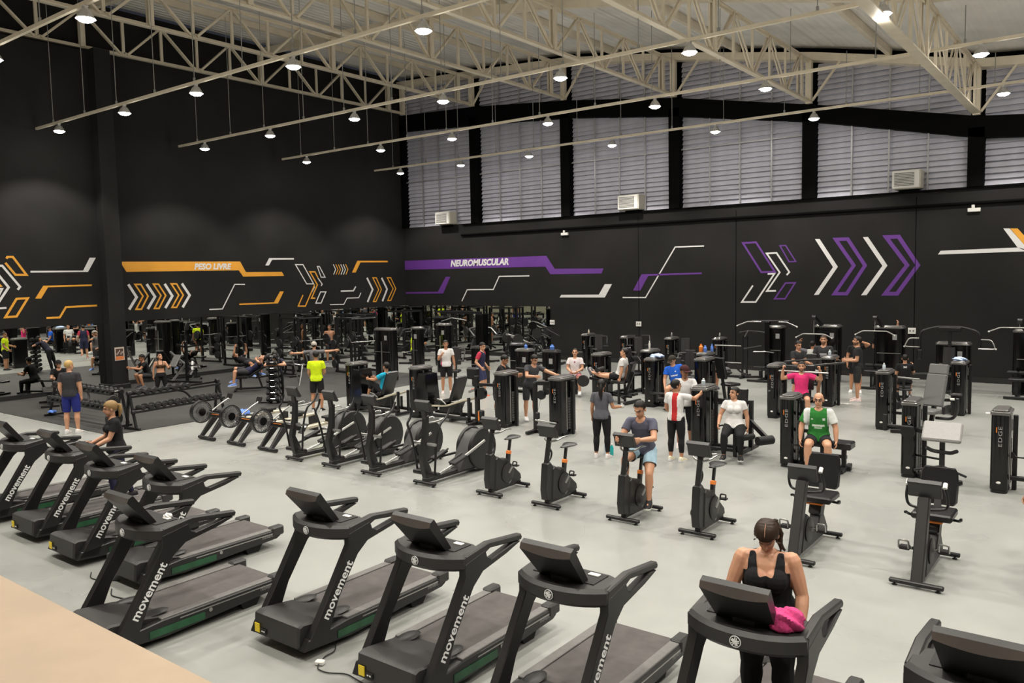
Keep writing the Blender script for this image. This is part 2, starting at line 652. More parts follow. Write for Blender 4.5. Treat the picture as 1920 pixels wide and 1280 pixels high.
for i in range(7):
    xa, xb = PX[i] + .2, PX[i + 1] - .2
    xz = lambda z: float(np.interp(-z, [-v for v in ZRB], XS))
    w = structure(thing('window_%d' % (i + 1), None, None, ((xa + xb) / 2, BY + .2, SILL)))
    W = xb - xa
    z = SILL + .12
    ztop = zi(ZRB, xa) + .02
    while z < ztop:
        xe = min(xb, xz(z - .12)) if z + .1 > zi(ZRB, xb) else xb
        Wk = max(.3, xe - xa)
        k = round(Wk, 2)
        if k not in slat_me:
            m_ = MB().box(((Wk - W) / 2, 0, 0), (Wk, .015, .215), 0, rotx(R_(-27)))
            o = m_.build('slat', 'slat', w, 0)
            slat_me[k] = o.data
        else:
            o = put('slat', slat_me[k], w)
        o.location = (0, 0.02, z - SILL)
        o.rotation_euler = (random.uniform(-.05, .05), random.uniform(-.0015, .0015), 0)
        z += .187
    for t in (.25, .5, .75):
        zt = zi(ZRB, xa + W * t) + .05
        MB().box((-W / 2 + W * t, -.1, (zt - SILL) / 2), (.05, .03, zt - SILL)).build('mullion', 'mull', w, 0)
    if i < 4:
        MB().box((0, -.12, 8.53 - SILL), (W, .03, .05)).build('transom', 'mull', w, 0)

# roof
mb = MB()
rx = np.linspace(LX - .2, RX + .5, 41)
mb.loft([[(x, FY - .5, zi(ZRB, x) + .52) for x in rx], [(x, BY + .6, zi(ZRB, x) + .52) for x in rx]], cap=False, closed=False)
structure(mb.build('ceiling', 'ceil', smooth=0))
for x in [(p + q) / 2 for p, q in zip(PX[:-1], PX[1:])]:
    z = zi(ZRB, x) + .38
    structure(MB().box((x, (FY + BY) / 2, z), (.14, BY - FY, .24)).build('trim_purlin', 'purlin', smooth=0))
for y in (21.6, 14.2, 6.8):
    poly = [(x, z + .30) for x, z in zip(XS, ZRB)] + [(x, z + .02) for x, z in zip(XS[::-1], ZRB[::-1])]
    structure(MB().prism(poly, y - .09, y + .09, 'y').build('trim_roof_rafter', 'purlin', smooth=0))

# roof trusses along the hall
names_t = ['against the left wall', 'second from the left wall', 'third from the left wall', 'fourth from the left wall, above the windows', 'second from the right, ending above the fourth window', 'rightmost, with a broad flat underside', 'overhead to the right', 'far right']
for i, x in enumerate([LX + .3] + PX[1:7]):
    zb, zt = zi(ZBT, x) + .07, zi(ZRB, x) - .02
    if i > 5:
        continue
    t = thing('roof_truss', 'cream steel roof truss, ' + names_t[i], 'truss', (x, 0, 0), 0, 'roof trusses')
    y0, y1 = FY, BY - .12
    L, yc = y1 - y0, (y0 + y1) / 2
    bc = MB()
    bc.box((0, yc, zb), (.24 if i == 5 else .17, L, .035)).box((0, yc, zb + .055), (.05, L, .09))
    bc.build('bottom_chord', 'purlin', t, 0)
    MB().box((0, yc, zt), (.17, L, .035)).box((0, yc, zt - .055), (.05, L, .09)).build('top_chord', 'purlin', t, 0)
    h = zt - zb - .06
    if h > .3:
        post = dia = gus = heavy = None
        n = 0
        y = 12.42 - 1.458 * 14
        while y < y1 + .1:
            k = round((y - 12.42) / 1.458)
            if y > y0:
                big = (k - 1) % 5 == 0
                if big:
                    if heavy is None:
                        o = MB().box((-.07, 0, h / 2), (.06, .16, h)).box((.07, 0, h / 2), (.06, .16, h)).build('post', 'purlin', t, 0)
                        heavy = o.data
                    else:
                        o = put('post', heavy, t)
                else:
                    if post is None:
                        o = MB().box((0, -.03, h / 2), (.07, .05, h)).box((0, .03, h / 2), (.03, .05, h)).build('post', 'purlin', t, 0)
                        post = o.data
                    else:
                        o = put('post', post, t)
                o.location = (0, y, zb + .03)
                if k % 2 == 0:
                    for sg in (-1, 1):
                        if dia is None:
                            a = np.array((0, .12, .03))
                            b = np.array((0, 1.40, h - .02))
                            o = MB().beam(a + (.045, 0, 0), b + (.045, 0, 0), .035, .07).beam(a - (.045, 0, 0), b - (.045, 0, 0), .035, .07).build('diagonal', 'purlin', t, 0)
                            dia = o.data
                        else:
                            o = put('diagonal', dia, t)
                        o.location = (0, y, zb + .03)
                        if sg < 0:
                            o.rotation_euler = (0, 0, math.pi)
                    if gus is None:
                        o = MB().box((0, 0, .05), (.03, .42, .14)).build('gusset', 'purlin', t, 0)
                        gus = o.data
                    else:
                        o = put('gusset', gus, t)
                    o.location = (0, y, zb + .03)
            y += 1.458
    # end bracket on the back wall
    MB().box((0, y1 - .02, zb + h / 2), (.2, .2, h + .1)).build('end_post', 'purlin', t, 0)
    if i > 0:
        MB().beam((.12, y1 - .02, zb + .04), (1.05, y1 - .02, zi(ZRB, x + 1.05) + .02), .07, .07).build('brace', 'purlin', t, 0)

# mezzanine the photographer stands on
mz = MB().box(((-14 + RX) / 2, (1.41 + FY) / 2, 2.3), (RX + 14, 1.41 - FY, .2), .004).build('floor_mezzanine', 'parapet', smooth=0)
structure(mz)
structure(MB().box((-6.35, 1.46, 2.36), (3.2, .12, .075)).build('trim_mezzanine_step', 'parapet', smooth=0))
for x in (-12, -6, 0, 6):
    structure(MB().box((x, -.6, 1.1), (.3, .3, 2.2)).build('wall_mezzanine_post', 'wall', smooth=0))

for x in (-11, -6, -1, 4):          # added unseen lights, brighten the front wall that the mirrors reflect
    t = thing('fill_fixture', 'added unseen fill light under the mezzanine, behind the photographer', 'lamp', (x, -4.5, 2.2), 0, 'added fill lights')
    MB().box((0, 0, -.03), (1.3, .34, .06), .01).build('housing', 'white', t)  # casing made up to hold the added light
    MB().box((0, 0, -.065), (1.2, .28, .012)).build('diffuser', 'offwhite', t, 0)
    li = bpy.data.lights.new('fill_light', 'AREA')
    li.energy = 90
    li.size, li.size_y, li.shape = 1.2, .3, 'RECTANGLE'
    li.color = (1, .92, .78)
    lo = bpy.data.objects.new('fill_light', li)
    COL.objects.link(lo)
    lo.parent = t
    lo.location = (0, 0, -.08)

# ---------------------------------------------------------------- painted graphics (flat paint on the walls)
def stroke(P2, w, closed=False):
    P = [np.array(p, float) for p in P2]
    n = len(P)
    L, Rr = [], []
    for i in range(n):
        a = P[i - 1] if (i > 0 or closed) else None
        c = P[(i + 1) % n] if (i < n - 1 or closed) else None
        d0 = P[i] - a if a is not None else c - P[i]
        d1 = c - P[i] if c is not None else d0
        d0, d1 = d0 / np.linalg.norm(d0), d1 / np.linalg.norm(d1)
        n0, n1 = np.array([-d0[1], d0[0]]), np.array([-d1[1], d1[0]])
        m = (n0 + n1) / max(.35, 1 + n0 @ n1)
        L.append(P[i] + m * w / 2)
        Rr.append(P[i] - m * w / 2)
    return L, Rr


class Wallpaint:
    def __init__(s, plane, X=LX):
        s.plane, s.X = plane, X

    def to2(s, p):
        if s.plane == 'L':
            q = on_x(p[0], p[1], s.X)
            return np.array([q[1], q[2]])
        q = on_y(p[0], p[1], BY)
        return np.array([q[0], q[2]])

    def to3(s, q, e):
        return (s.X + e, q[0], q[1]) if s.plane == 'L' else (q[0], BY - e, q[1])

    def prism(s, mb, Q):
        n = len(Q)
        V = [s.to3(q, .001) for q in Q] + [s.to3(q, .006) for q in Q]
        F = [tuple(range(n))[::-1], tuple(range(n, 2 * n))] + [(i, (i + 1) % n, n + (i + 1) % n, n + i) for i in range(n)]
        mb.add(V, F)

    def poly(s, name, m, par, px):
        mb = MB()
        s.prism(mb, [s.to2(p) for p in px])
        return mb.build(name, m, par, 0)

    def line(s, name, m, par, px, w, closed=False):
        P = [s.to2(p) for p in px]
        L, Rr = stroke(P, w, closed)
        mb = MB()
        n = len(P)
        for i in range(n if closed else n - 1):
            k = (i + 1) % n
            s.prism(mb, [L[i], L[k], Rr[k], Rr[i]])
        return mb.build(name, m, par, 0)


def zz(pts, ox, oy, sc):
    return [(ox + x / sc, oy + y / sc) for x, y in pts]


WL = Wallpaint('L', LF)
gl = thing('wall_graphic', 'white and orange geometric lines painted on the left wall in front of the column', 'wall graphic')
for px, w, c, m in [
    ([(12, 484.5), (14, 481.5), (24, 481.5), (49.5, 515), (29, 515), (10, 492.5)], .07, 0, 'opaint'),
    ([(-30, 498), (4, 498), (37.5, 537.5), (33, 543)], .07, 0, 'wpaint'), ([(-18, 497), (16, 538.5), (-5, 570)], .075, 0, 'wpaint'),
    ([(-10, 541.5), (4, 541.5), (-3, 555)], .06, 0, 'wpaint'), ([(-20, 579), (12, 577)], .06, 0, 'wpaint'),
    ([(10, 594.5), (31, 560), (52, 559), (31, 593)], .07, 1, 'opaint'), ([(87, 596), (112, 595), (123.5, 575.5), (182, 572.5)], .065, 0, 'opaint')]:
    WL.line('outline', m, gl, px, w, bool(c))
WL.poly('bar', 'wpaint', gl, [(57, 507.5), (156, 507), (168, 483), (179.5, 483), (165, 509.5), (57, 511)])
WL.poly('bar', 'opaint', gl, [(81, 535.5), (172, 533), (172, 536), (90, 538.5), (77, 559.5), (66, 559.5)])
WL.poly('wedge', 'opaint', gl, [(-5, 527), (5, 537), (-5, 539)])

WL = Wallpaint('L')
g2 = thing('wall_graphic', 'orange band lettered PESO LIVRE painted on the left wall', 'wall graphic')
WL.poly('band', 'opaint', g2, [(225, 490.5), (450, 490), (461, 510), (528.5, 509.5), (532.5, 517), (456, 518.5), (447.5, 506.5), (237, 509.5)])
a, b, c = [on_x(*p, LX + .012) for p in ((364.5, 505.5), (434, 505), (369, 493.5))]
lettering('lettering', 'PESO LIVRE', 'wpaint', g2, a, (0, 1, 0), (0, 0, 1), width=b[1] - a[1], height=(c[2] - a[2]), bold=.045, shear=.2)
g3 = thing('wall_graphic', 'row of white and orange chevrons on the left wall under the PESO LIVRE band', 'wall graphic')
for px in ([(240.5, 533), (256, 557), (242, 580)], [(275, 532.5), (290.5, 556), (277, 579)], [(308.7, 532), (323, 554.7), (310, 577.3)], [(341, 531.3), (355.5, 553.3), (342.5, 576)]):
    WL.line('chevron', 'wpaint', g3, px, .1)
for px in ([(253, 533), (264, 533), (277.5, 555), (265, 579.5), (255, 579.5), (268, 555)], [(287.5, 532.5), (297, 532.5), (310.7, 553.7), (298, 578), (289.5, 578), (301.7, 553.7)], [(321, 532), (331, 532), (343.5, 553), (331, 576), (322.5, 576), (335, 553)]):
    WL.line('chevron', 'opaint', g3, px, .06, True)
g4 = thing('wall_graphic', 'white and orange angular lines on the left wall between the band and the corner', 'wall graphic')
WL.line('outline', 'wpaint', g4, [(392.5, 580), (417, 579), (440, 533), (459, 533)], .045)
WL.poly('bar', 'opaint', g4, [(448.7, 569), (513.7, 566.5), (525, 546), (532, 546), (521, 568.7), (448.7, 571.7)])
WL.poly('bar', 'wpaint', g4, [(497.5, 497.5), (504.5, 483.7), (551, 483.7), (551, 486.5), (510, 487), (504, 497.5)])
for px, w, c, m in [
    ([(554, 496), (568, 496), (588, 532), (575, 532)], .05, 1, 'wpaint'), ([(591, 558.7), (584, 558.7), (595, 533.7), (581, 509.5), (590.5, 509.5), (596, 520.5)], .06, 0, 'opaint'),
    ([(568, 553), (559, 573.7), (572.5, 573.7), (590, 533)], .055, 0, 'opaint'), ([(595, 499.5), (599, 499.5), (609.5, 519.5), (602, 519.5)], .045, 1, 'wpaint'),
    ([(596, 521), (604, 532.5), (602, 536)], .05, 0, 'wpaint'), ([(601, 547), (611, 547), (602, 568), (592, 568)], .05, 1, 'wpaint'),
    ([(585, 547), (590, 537)], .04, 0, 'wpaint'),
    ([(639, 545.7), (662.5, 545), (667, 537)], .065, 0, 'wpaint'), ([(618.7, 571), (644.5, 570.5), (650.7, 558.7), (672.5, 558), (676.7, 548.7)], .04, 0, 'wpaint')]:
    WL.line('outline', m, g4, px, w, bool(c))
for k in range(6):
    x = 625 + 4.6 * k
    WL.line('chevron', 'opaint' if k in (1, 2, 5) else 'wpaint', g4, [(x, 495.5), (x + 4.2, 505), (x + .5, 514.5)], .04)
WL.poly('bar', 'opaint', g4, [(660, 510.7), (670, 488.7), (727, 488.7), (727, 491.5), (675.7, 491.7), (666.7, 510.7)])
for px in ([(688, 520.7), (698.7, 542.5), (689, 566)], [(715.5, 520.7), (725.7, 542), (717, 564.5)]):
    WL.line('chevron', 'wpaint', g4, px, .1)
for px in ([(699, 520.7), (705.5, 520.7), (715, 542.5), (705, 565), (700, 565), (710, 542.5)], [(726, 520.5), (732.5, 520.5), (742, 541), (732.5, 563), (727, 563), (737, 541)]):
    WL.line('chevron', 'opaint', g4, px, .055, True)

WBk = Wallpaint('B')
h1 = thing('wall_graphic', 'purple band lettered NEUROMUSCULAR painted on the back wall', 'wall graphic')
WBk.poly('band', 'ppaint', h1, [(751, 489), (1024.5, 479.5), (1040, 503.7), (1131.7, 503), (1128, 512.5), (1032, 514), (1022.5, 499.5), (751, 506)])
a, b, c = [on_y(*p, BY - .012) for p in ((845, 500), (954, 497.5), (845, 487.5))]
lettering('lettering', 'NEUROMUSCULAR', 'wpaint', h1, a, (1, 0, 0), (0, 0, 1), width=b[0] - a[0], height=c[2] - a[2], bold=.045, shear=.2)
h2 = thing('wall_graphic', 'purple and white angular lines on the back wall under the NEUROMUSCULAR band', 'wall graphic')
WBk.poly('bar', 'ppaint', h2, [(751, 547.5), (821, 546.7), (836, 518.7), (844.5, 518.7), (831, 550), (751, 550.7)])
WBk.line('outline', 'wpaint', h2, [(866, 564.5), (876, 543), (925, 542.5), (936, 518), (992.5, 517)], .055)
WBk.poly('bar', 'wpaint', h2, [(1049.5, 557.5), (1052.5, 552.5), (1123, 552), (1134, 532.5), (1147.5, 532.5), (1134, 557.5)])
h3 = thing('wall_graphic', 'thin white zigzag crossing a purple bar on the middle of the back wall', 'wall graphic')
WBk.poly('bar', 'ppaint', h3, [(1187, 544.5), (1203, 514), (1315.7, 510.5), (1315.7, 513.7), (1215.5, 517), (1200.7, 544.5)])
WBk.line('outline', 'wpaint', h3, [(1167.5, 557.5), (1210.5, 557.5), (1266, 463), (1320, 461)], .05)
h4 = thing('wall_graphic', 'runner shaped emblem of white and purple outlines on the back wall', 'wall graphic')
WBk.line('outline', 'ppaint', h4, [(1393, 455.5), (1417.5, 454), (1453, 509.5), (1427.5, 510)], .07, True)
WBk.line('outline', 'wpaint', h4, [(1455, 545), (1438, 545.5), (1462, 510.5), (1437.5, 475), (1456, 474), (1480, 510), (1475, 515.5)], .06)
WBk.line('outline', 'wpaint', h4, [(1411.7, 535), (1391, 566), (1417, 566), (1452, 513), (1439.5, 513.5)], .06)
WBk.line('outline', 'ppaint', h4, [(1462.5, 460.5), (1473, 460), (1492, 490), (1479.5, 490.5)], .045, True)
WBk.line('outline', 'ppaint', h4, [(1472.5, 530.7), (1491, 530), (1472, 560), (1452.5, 560)], .055, True)
h5 = thing('wall_graphic', 'four big white and purple chevrons on the right part of the back wall', 'wall graphic')
WBk.poly('chevron', 'wpaint', h5, [(1528, 448), (1537, 448), (1571, 500), (1535, 552.5), (1526, 553), (1562, 500.5)])
WBk.line('chevron', 'ppaint', h5, [(1567, 448.7), (1589.5, 448), (1622, 497.5), (1587.5, 550.5), (1564.5, 550.5), (1601, 497.5)], .12, True)
WBk.poly('chevron', 'wpaint', h5, [(1618, 444.5), (1627.5, 444), (1664, 497.5), (1625, 553), (1614.5, 553.5), (1654.5, 498)])
WBk.line('chevron', 'ppaint', h5, [(1661.5, 444.5), (1685, 443.5), (1721, 497), (1682, 550.5), (1659.5, 550.5), (1701, 497)], .13, True)
h6 = thing('wall_graphic', 'white and orange arrow head at the right end of the back wall', 'wall graphic')
WBk.poly('bar', 'wpaint', h6, [(1758.7, 477), (1763.7, 470), (1908, 463.8), (1881, 428), (1893, 428), (1935, 475), (1935, 470), (1925, 471)])
WBk.poly('bar', 'opaint', h6, [(1894, 428), (1908, 428), (1945, 468), (1934, 474)])

# ---------------------------------------------------------------- small things fixed to the walls
ac_first = None
for k, (px, py, w, lab) in enumerate([(831, 409, .92, 'white window air conditioner low in the leftmost louvred window'), (1179, 379, .95, 'white window air conditioner at the bottom of the third louvred window'), (1700, 336, .86, 'white window air conditioner in the fifth louvred window, right of the photo')]):
    p = on_y(px, py, BY - .35)
    a = thing('air_conditioner', lab, 'air conditioner', (p[0], BY, p[2]), 0, 'window air conditioners')
    MB().box((0, -.12, 0), (w, .56, .60), .02).build('housing', 'offwhite', a)
    MB().box((-.02, -.41, 0), (w - .04, .03, .56), .01).build('front_frame', 'white', a)
    g = MB()
    for j in range(9):
        g.box((-.06, -.43, -.2 + .05 * j), (w - .26, .012, .022))
    g.build('grille', 'rail', a, 0)
    MB().box((0, .12, -.36), (w * .7, .34, .1)).build('bracket', 'wallblack', a, 0)
for px, py, lab in [(1060, 437, 'small white emergency light high on the back wall, nearest the corner'), (1827, 391, 'small white emergency light high on the back wall at right')]:
    p = on_y(px, py, BY)
    a = thing('emergency_light', lab, 'emergency light', (p[0], BY, p[2]))
    MB().box((0, -.05, -.04), (.36, .09, .12), .01).build('housing', 'white', a)
    MB().cyl((-.03, -.05, .02), (-.03, -.05, .12), .05).build('lamp_head', 'white', a)
for px, py, lab in [(1198, 607, 'white double socket on the back wall behind the machines'), (1710, 620, 'white double socket on the back wall right of the pulldown machine'), (1036, 604, 'white socket on the back wall at the mirror edge')]:
    p = on_y(px, py, BY)
    a = thing('wall_socket', lab, 'socket', (p[0], BY, p[2]))
    MB().box((0, -.02, 0), (.24, .04, .2), .006).build('plate', 'white', a)
    for dx in (-.05, .05):
        MB().cyl((dx, -.03, 0), (dx, -.046, 0), .03, n=8).build('outlet', 'rail', a)

# ---------------------------------------------------------------- light tracks and lamps
RZ = 8.87
lampbell = None
rods = [(None, 2.3, 'track above the treadmills, out of sight'), ([(0, 88), (145, 2)], 7.2, 'light track nearest the photographer'), ([(109, 228), (235, 193), (369, 154), (546, 100), (793, 30)], 12.05, 'first light track over the gym floor'),
        ([(380, 263), (507, 238), (665, 205), (830, 170), (1053, 125), (1292, 73)], 17.1, 'second light track over the gym floor'),
        ([(575, 290), (715, 267), (845, 244), (1022, 213), (1226, 180), (1434, 145), (1843, 83)], 21.75, 'third light track over the gym floor'),
        ([(748, 312), (866, 297), (992, 279), (1150, 258), (1345, 232), (1526, 205), (1880, 153)], 27.1, 'fourth light track, nearest the back wall')]
ordn = ['first', 'second', 'third', 'fourth', 'fifth', 'sixth', 'seventh', 'eighth', 'ninth', 'tenth']
spot = bpy.data.lights.new('lamp_light', 'SPOT')
spot.energy = LAMP_W
spot.color = LAMP_COL
spot.spot_size = R_(SPOT_DEG)
spot.spot_blend = 0.4
spot.shadow_soft_size = 0.12
glow = bpy.data.lights.new('lamp_glow', 'POINT')      # the clear rim of the bell throws some light sideways and up
glow.energy = GLOW_W
glow.color = LAMP_COL
glow.shadow_soft_size = 0.12
lparts = {}
cab_me = {}
for ri, (lam, ry, rlab) in enumerate(rods):
    xs = []
    if lam:
        P = [at(px, py + 1, RZ) for px, py in lam]
        ry = float(np.mean([p[1] for p in P]))
        xs = [float(p[0]) for p in P]
    if ri == 0:
        xs = [-23.5, -19.5, -15.5]
    elif ri == 1:
        xs = [-27.5, -23.6] + sorted(xs)
    while xs[-1] < 2:
        xs.append(xs[-1] + 4.0)
    x0 = -28.75
    tr = thing('light_track', 'long thin grey rod with hanging wires, ' + rlab, 'light track', (0, ry, RZ))
    MB().box(((x0 + 7) / 2, 0, 0), (7 - x0, .07, .075)).build('rod', 'purlin', tr, 0)
    x = x0 + 1.25
    j = 0
    while x < 6:
        ztop = zi(ZRB, x) - .1
        cb = MB()
        cb.cyl((x, 0, .05), (x, 0, ztop - RZ), .011, n=5).box((x, 0, .08), (.05, .04, .10))
        cb.build('wire', 'cable', tr, 0)
        x += 1.95 if j % 2 else 2.1
        j += 1
    for j, x in enumerate(xs):
        L = thing('high_bay_lamp', 'glowing bell lamp, %s from left on the %s' % (ordn[j], rlab.split(',')[0]), 'lamp', (x, ry, RZ), 0, 'high bay lamps')
        if not lparts:
            a = MB().lathe([(.03, -.05), (.05, -.055), (.05, -.10), (.09, -.13), (.17, -.27), (.18, -.28), (.165, -.28)], (0, 0, 0), n=16).build('reflector', 'reflector', L)
            b = MB().ell((0, 0, -.28), (.15, .15, .06), 12, 6).build('lens', 'lens', L)
            c = MB().box((0, 0, -.047), (.07, .1, .018), .004).build('clip', 'white', L)
            lparts = {'reflector': a.data, 'lens': b.data, 'clip': c.data}
        else:
            for n_, d_ in lparts.items():
                put(n_, d_, L)
        so = bpy.data.objects.new('lamp_light', spot)
        COL.objects.link(so)
        so.parent = L
        so.location = (0, 0, -.38)
        so = bpy.data.objects.new('lamp_glow', glow)
        COL.objects.link(so)
        so.parent = L
        so.location = (0, 0, -.40)
# ================================================================ cardio machines
def ring_oval(cx, cz, rx, rz, n=14):
    return [(cx + rx * math.cos(2 * math.pi * k / n), cz + rz * math.sin(2 * math.pi * k / n)) for k in range(n)]


# ---------------------------------------------------------------- treadmill (front at local y=0, runner faces -Y)
def make_treadmill():
    t = thing('treadmill', 'x', 'treadmill', (0, 0, 0), 0, 'treadmills')
    for sx in (-1, 1):
        MB().prism([(.0, .10), (.6, .06), (1.98, .12), (2.04, .15), (2.05, .245), (.55, .245), (.05, .20)], sx * .40 - .045, sx * .40 + .045, 'x', .01).build('side_frame', 'plastic', t)
        MB().box((sx * .385, 1.27, .253), (.10, 1.44, .022), .008).build('foot_rail', 'rail', t)
        e = MB().box((sx * .395, 2.0, .225), (.125, .20, .13), .02).build('rear_cap', 'plastic2', t)
        MB().prism([(1.55, .0), (1.72, .0), (1.80, .12), (1.5, .12)], sx * .33 - .05, sx * .33 + .05, 'x').build('rear_foot', 'rubber', t, 0)
        o = MB().box((sx * .449, .72, .135), (.006, .62, .075)).build('side_panel', 'green', t, 0)
        MB().cyl((sx * .447, 1.10, .175), (sx * .455, 1.10, .175), .022, n=10).build('bolt_cover', 'steel', t)
        if sx > 0:
            lettering('side_lettering', 'movement', 'inkgrey', t, (.4462, 1.74, .165), (0, 1, 0), (0, 0, 1), width=.24, height=.04)
        MB().box((sx * .444, 1.35, .205), (.006, 1.2, .012)).build('side_groove', 'steel', t, 0)
    b = MB()
    b.box((0, 1.27, .235), (.67, 1.44, .035), .012)
    b.build('belt', 'belt', t)
    MB().box((0, 1.97, .19), (.66, .09, .09), .03).build('roller_cover', 'plastic', t)
    h = MB().prism([(-.02, .12), (.03, .08), (.60, .08), (.66, .25), (.44, .30), (.06, .345), (.0, .325)], -.36, .36, 'x', .02)
    h.build('motor_cover', 'plastic2', t)
    for sx in (-1, 1):
        MB().ell((sx * .27, .56, .285), (.085, .16, .02), 12, 6).build('cover_trim', 'plastic', t)
    MB().box((-.28, -.024, .185), (.075, .01, .09)).build('warning_label', 'yellow', t, 0)
    s = MB().box((-.18, -.022, .165), (.09, .01, .05)).build('power_inlet', 'rubber', t, 0)
    MB().box((-.195, -.028, .165), (.02, .006, .012)).box((-.165, -.028, .165), (.016, .006, .014)).build('switch', 'white', s, 0)
    MB().box((.29, .04, .325), (.055, .05, .012), .004).build('key_clip', 'white', t)
    for sx in (-1, 1):
        u = MB().prism([(.02, .12), (.27, .10), (.45, .50), (.72, .88), (.86, .985), (1.22, 1.05), (1.44, 1.112), (1.34, 1.128), (.99, 1.065), (.93, 1.09), (.90, 1.18), (.60, 1.12), (.60, 1.0), (.31, .55)],
                       sx * .405 - .04, sx * .405 + .04, 'x', .008).build('upright', 'plastic', t)
        d = np.array((.31, .44)) / math.hypot(.31, .44)
        x = sx * (.4455)
        # lettering reads upwards along the raked post, on its outer face
        o0 = np.array((.335, .345))
        if sx > 0:
            yd = np.array((0, -d[1], d[0]))
            lettering('lettering', 'movement', 'ink', u, (x, .303, .322), (0, d[0], d[1]), yd, width=.60, height=.086, bold=.02)
        else:
            yd = np.array((0, d[1], -d[0])) * -1
            lettering('lettering', 'movement', 'ink', u, (x, .70, .80), (0, -d[0], -d[1]), (0, -d[1], d[0]), width=.60, height=.086, bold=.02)
        MB().prism([(.58, 1.08), (.62, 1.19), (.95, 1.235), (1.46, 1.178), (1.475, 1.15), (1.46, 1.118), (1.36, 1.128), (.98, 1.172), (.9, 1.14)], sx * .405 - .038, sx * .405 + .038, 'x', .012).build('handrail', 'plastic2', t)
    # console yoke
    arc = []
    for k in range(13):
        u = -1 + 2 * k / 12
        arc.append((u * .44, .42 + .17 * abs(u) ** 2.4))
    pl = arc + [(.44, .86), (.30, .92), (-.30, .92), (-.44, .86)]
    y = MB().prism(pl, 1.055, 1.205, 'z', .03).build('console_yoke', 'plastic2', t)
    MB().prism([(-.30, .62), (.30, .62), (.30, .86), (-.30, .86)], 1.203, 1.212).build('tray', 'rubber', y, 0)
    MB().box((.20, .80, 1.218), (.10, .05, .012), .004).build('key_panel', 'white', y)
    bd = MB()
    bd.lathe([(.037, 0), (.042, 0), (.042, .006), (.037, .006)], (0, .411, 1.13), 'y', 20, True)
    for k in range(5):
        a = R_(90 + 72 * k)
        bd.beam((0, .409, 1.13), (.030 * math.cos(a), .409, 1.13 + .030 * math.sin(a)), .007, .008)
        bd.beam((.012 * math.cos(a + .5), .409, 1.13 + .012 * math.sin(a + .5)), (.030 * math.cos(a + .8), .409, 1.13 + .030 * math.sin(a + .8)), .005, .006)
    bd.build('emblem', 'ink', y, 0)
    # screen: leans away from the runner, back has a curved top strip, light on its tilt put into the colour
    rings, rb = [], []
    for k in range(11):
        x = -1 + 2 * k / 10
        f = .36 - .13 * (1 - x * x)          # fold, fraction from the top
        w = .265 - .0 * f
        def pt(s_, d_):          # s_ along the screen from top(0) to bottom(1), d_ towards the front
            yy = .40 + .25 * s_ - d_ * .8
            zz_ = 1.535 - .335 * s_ - d_ * .6
            return (x * (.246 - .03 * s_), yy, zz_)
        fo = .035 + .125 * (1 - x * x)
        rings.append([pt(1, -.03), pt(0, -.03), pt(-.02, .02), pt(fo, .06), pt(1, .035)])
    m2 = MB()
    n = 5
    m2.loft(rings)
    nf = len(m2.f)
    m2.mi = [1 if (i % 5 == 2 and i < 50) else 0 for i in range(nf)]
    sc = m2.build('screen', ['plastic', 'bezel_lit'], t, 30)
    MB().box((0, .552, 1.378), (.42, .008, .33), 0, rotx(R_(-143 + 180))).build('display_glass', 'gloss', sc, 0)
    MB().box((0, .62, 1.2), (.2, .1, .1), .02).build('screen_stem', 'plastic', t)
    return t


TR = make_treadmill()
tlabels = [('leftmost treadmill of the row, cut by the left edge of the photo', -14.4, 4.78),
           ('second treadmill from the left, where the ponytailed woman walks', -12.8, 4.82),
           ('third treadmill from the left, lettering on its upright partly hidden', -11.27, 4.70),
           ('fourth treadmill from the left, behind the one pushed forward', -9.79, 4.75),
           ('treadmill pushed forward beside the beige slab, green side panel', -8.24, 3.62),
           ('treadmill with a white adapter and cord on the floor in front', -6.68, 4.75),
           ('empty treadmill in the front row, second left of the woman in black', -5.11, 4.74),
           ('empty treadmill directly left of the woman in the black tank top', -3.65, 4.78),
           ('treadmill with a pink towel, the woman in black tank top standing on it', -2.10, 4.83),
           ('rightmost treadmill, only screen and left handrail in the bottom corner', -.62, 4.85)]
TREADS = []
for k, (lab, x, y) in enumerate(tlabels):
    if k == 0:
        TR.location = (x, y, 0)
        TR['label'] = lab
        TREADS.append(TR)
    else:
        TREADS.append(copy_tree(TR, (x, y, 0), 0, lab))


# ---------------------------------------------------------------- upright bike (front at local y=0)
def cross_foot(mb, y, w, z=.055):
    mb.box((0, y, z), (w, .06, .05), .015)
    for sx in (-1, 1):
        mb.cyl((sx * (w / 2 - .06), y, 0), (sx * (w / 2 - .06), y, .012), .03, n=8)
        mb.cyl((sx * (w / 2 - .06), y, 0), (sx * (w / 2 - .06), y, .05), .012, n=6)


def bike_console(t, y, z, w=.33, bars=True):
    a = math.atan2(.19, .13)
    sc = MB().prism([(y - .055, z + .10), (y - .015, z + .125), (y + .10, z - .075), (y + .07, z - .10), (y - .0, z - .085)], -w / 2, w / 2, 'x', .01).build('screen', 'plastic2', t)
    MB().prism([(y - .058, z + .098), (y - .012, z + .130), (y + .0, z + .108), (y - .045, z + .07)], -w / 2 - .006, w / 2 + .006, 'x', .004).build('screen_hood', 'plastic', sc)
    return sc


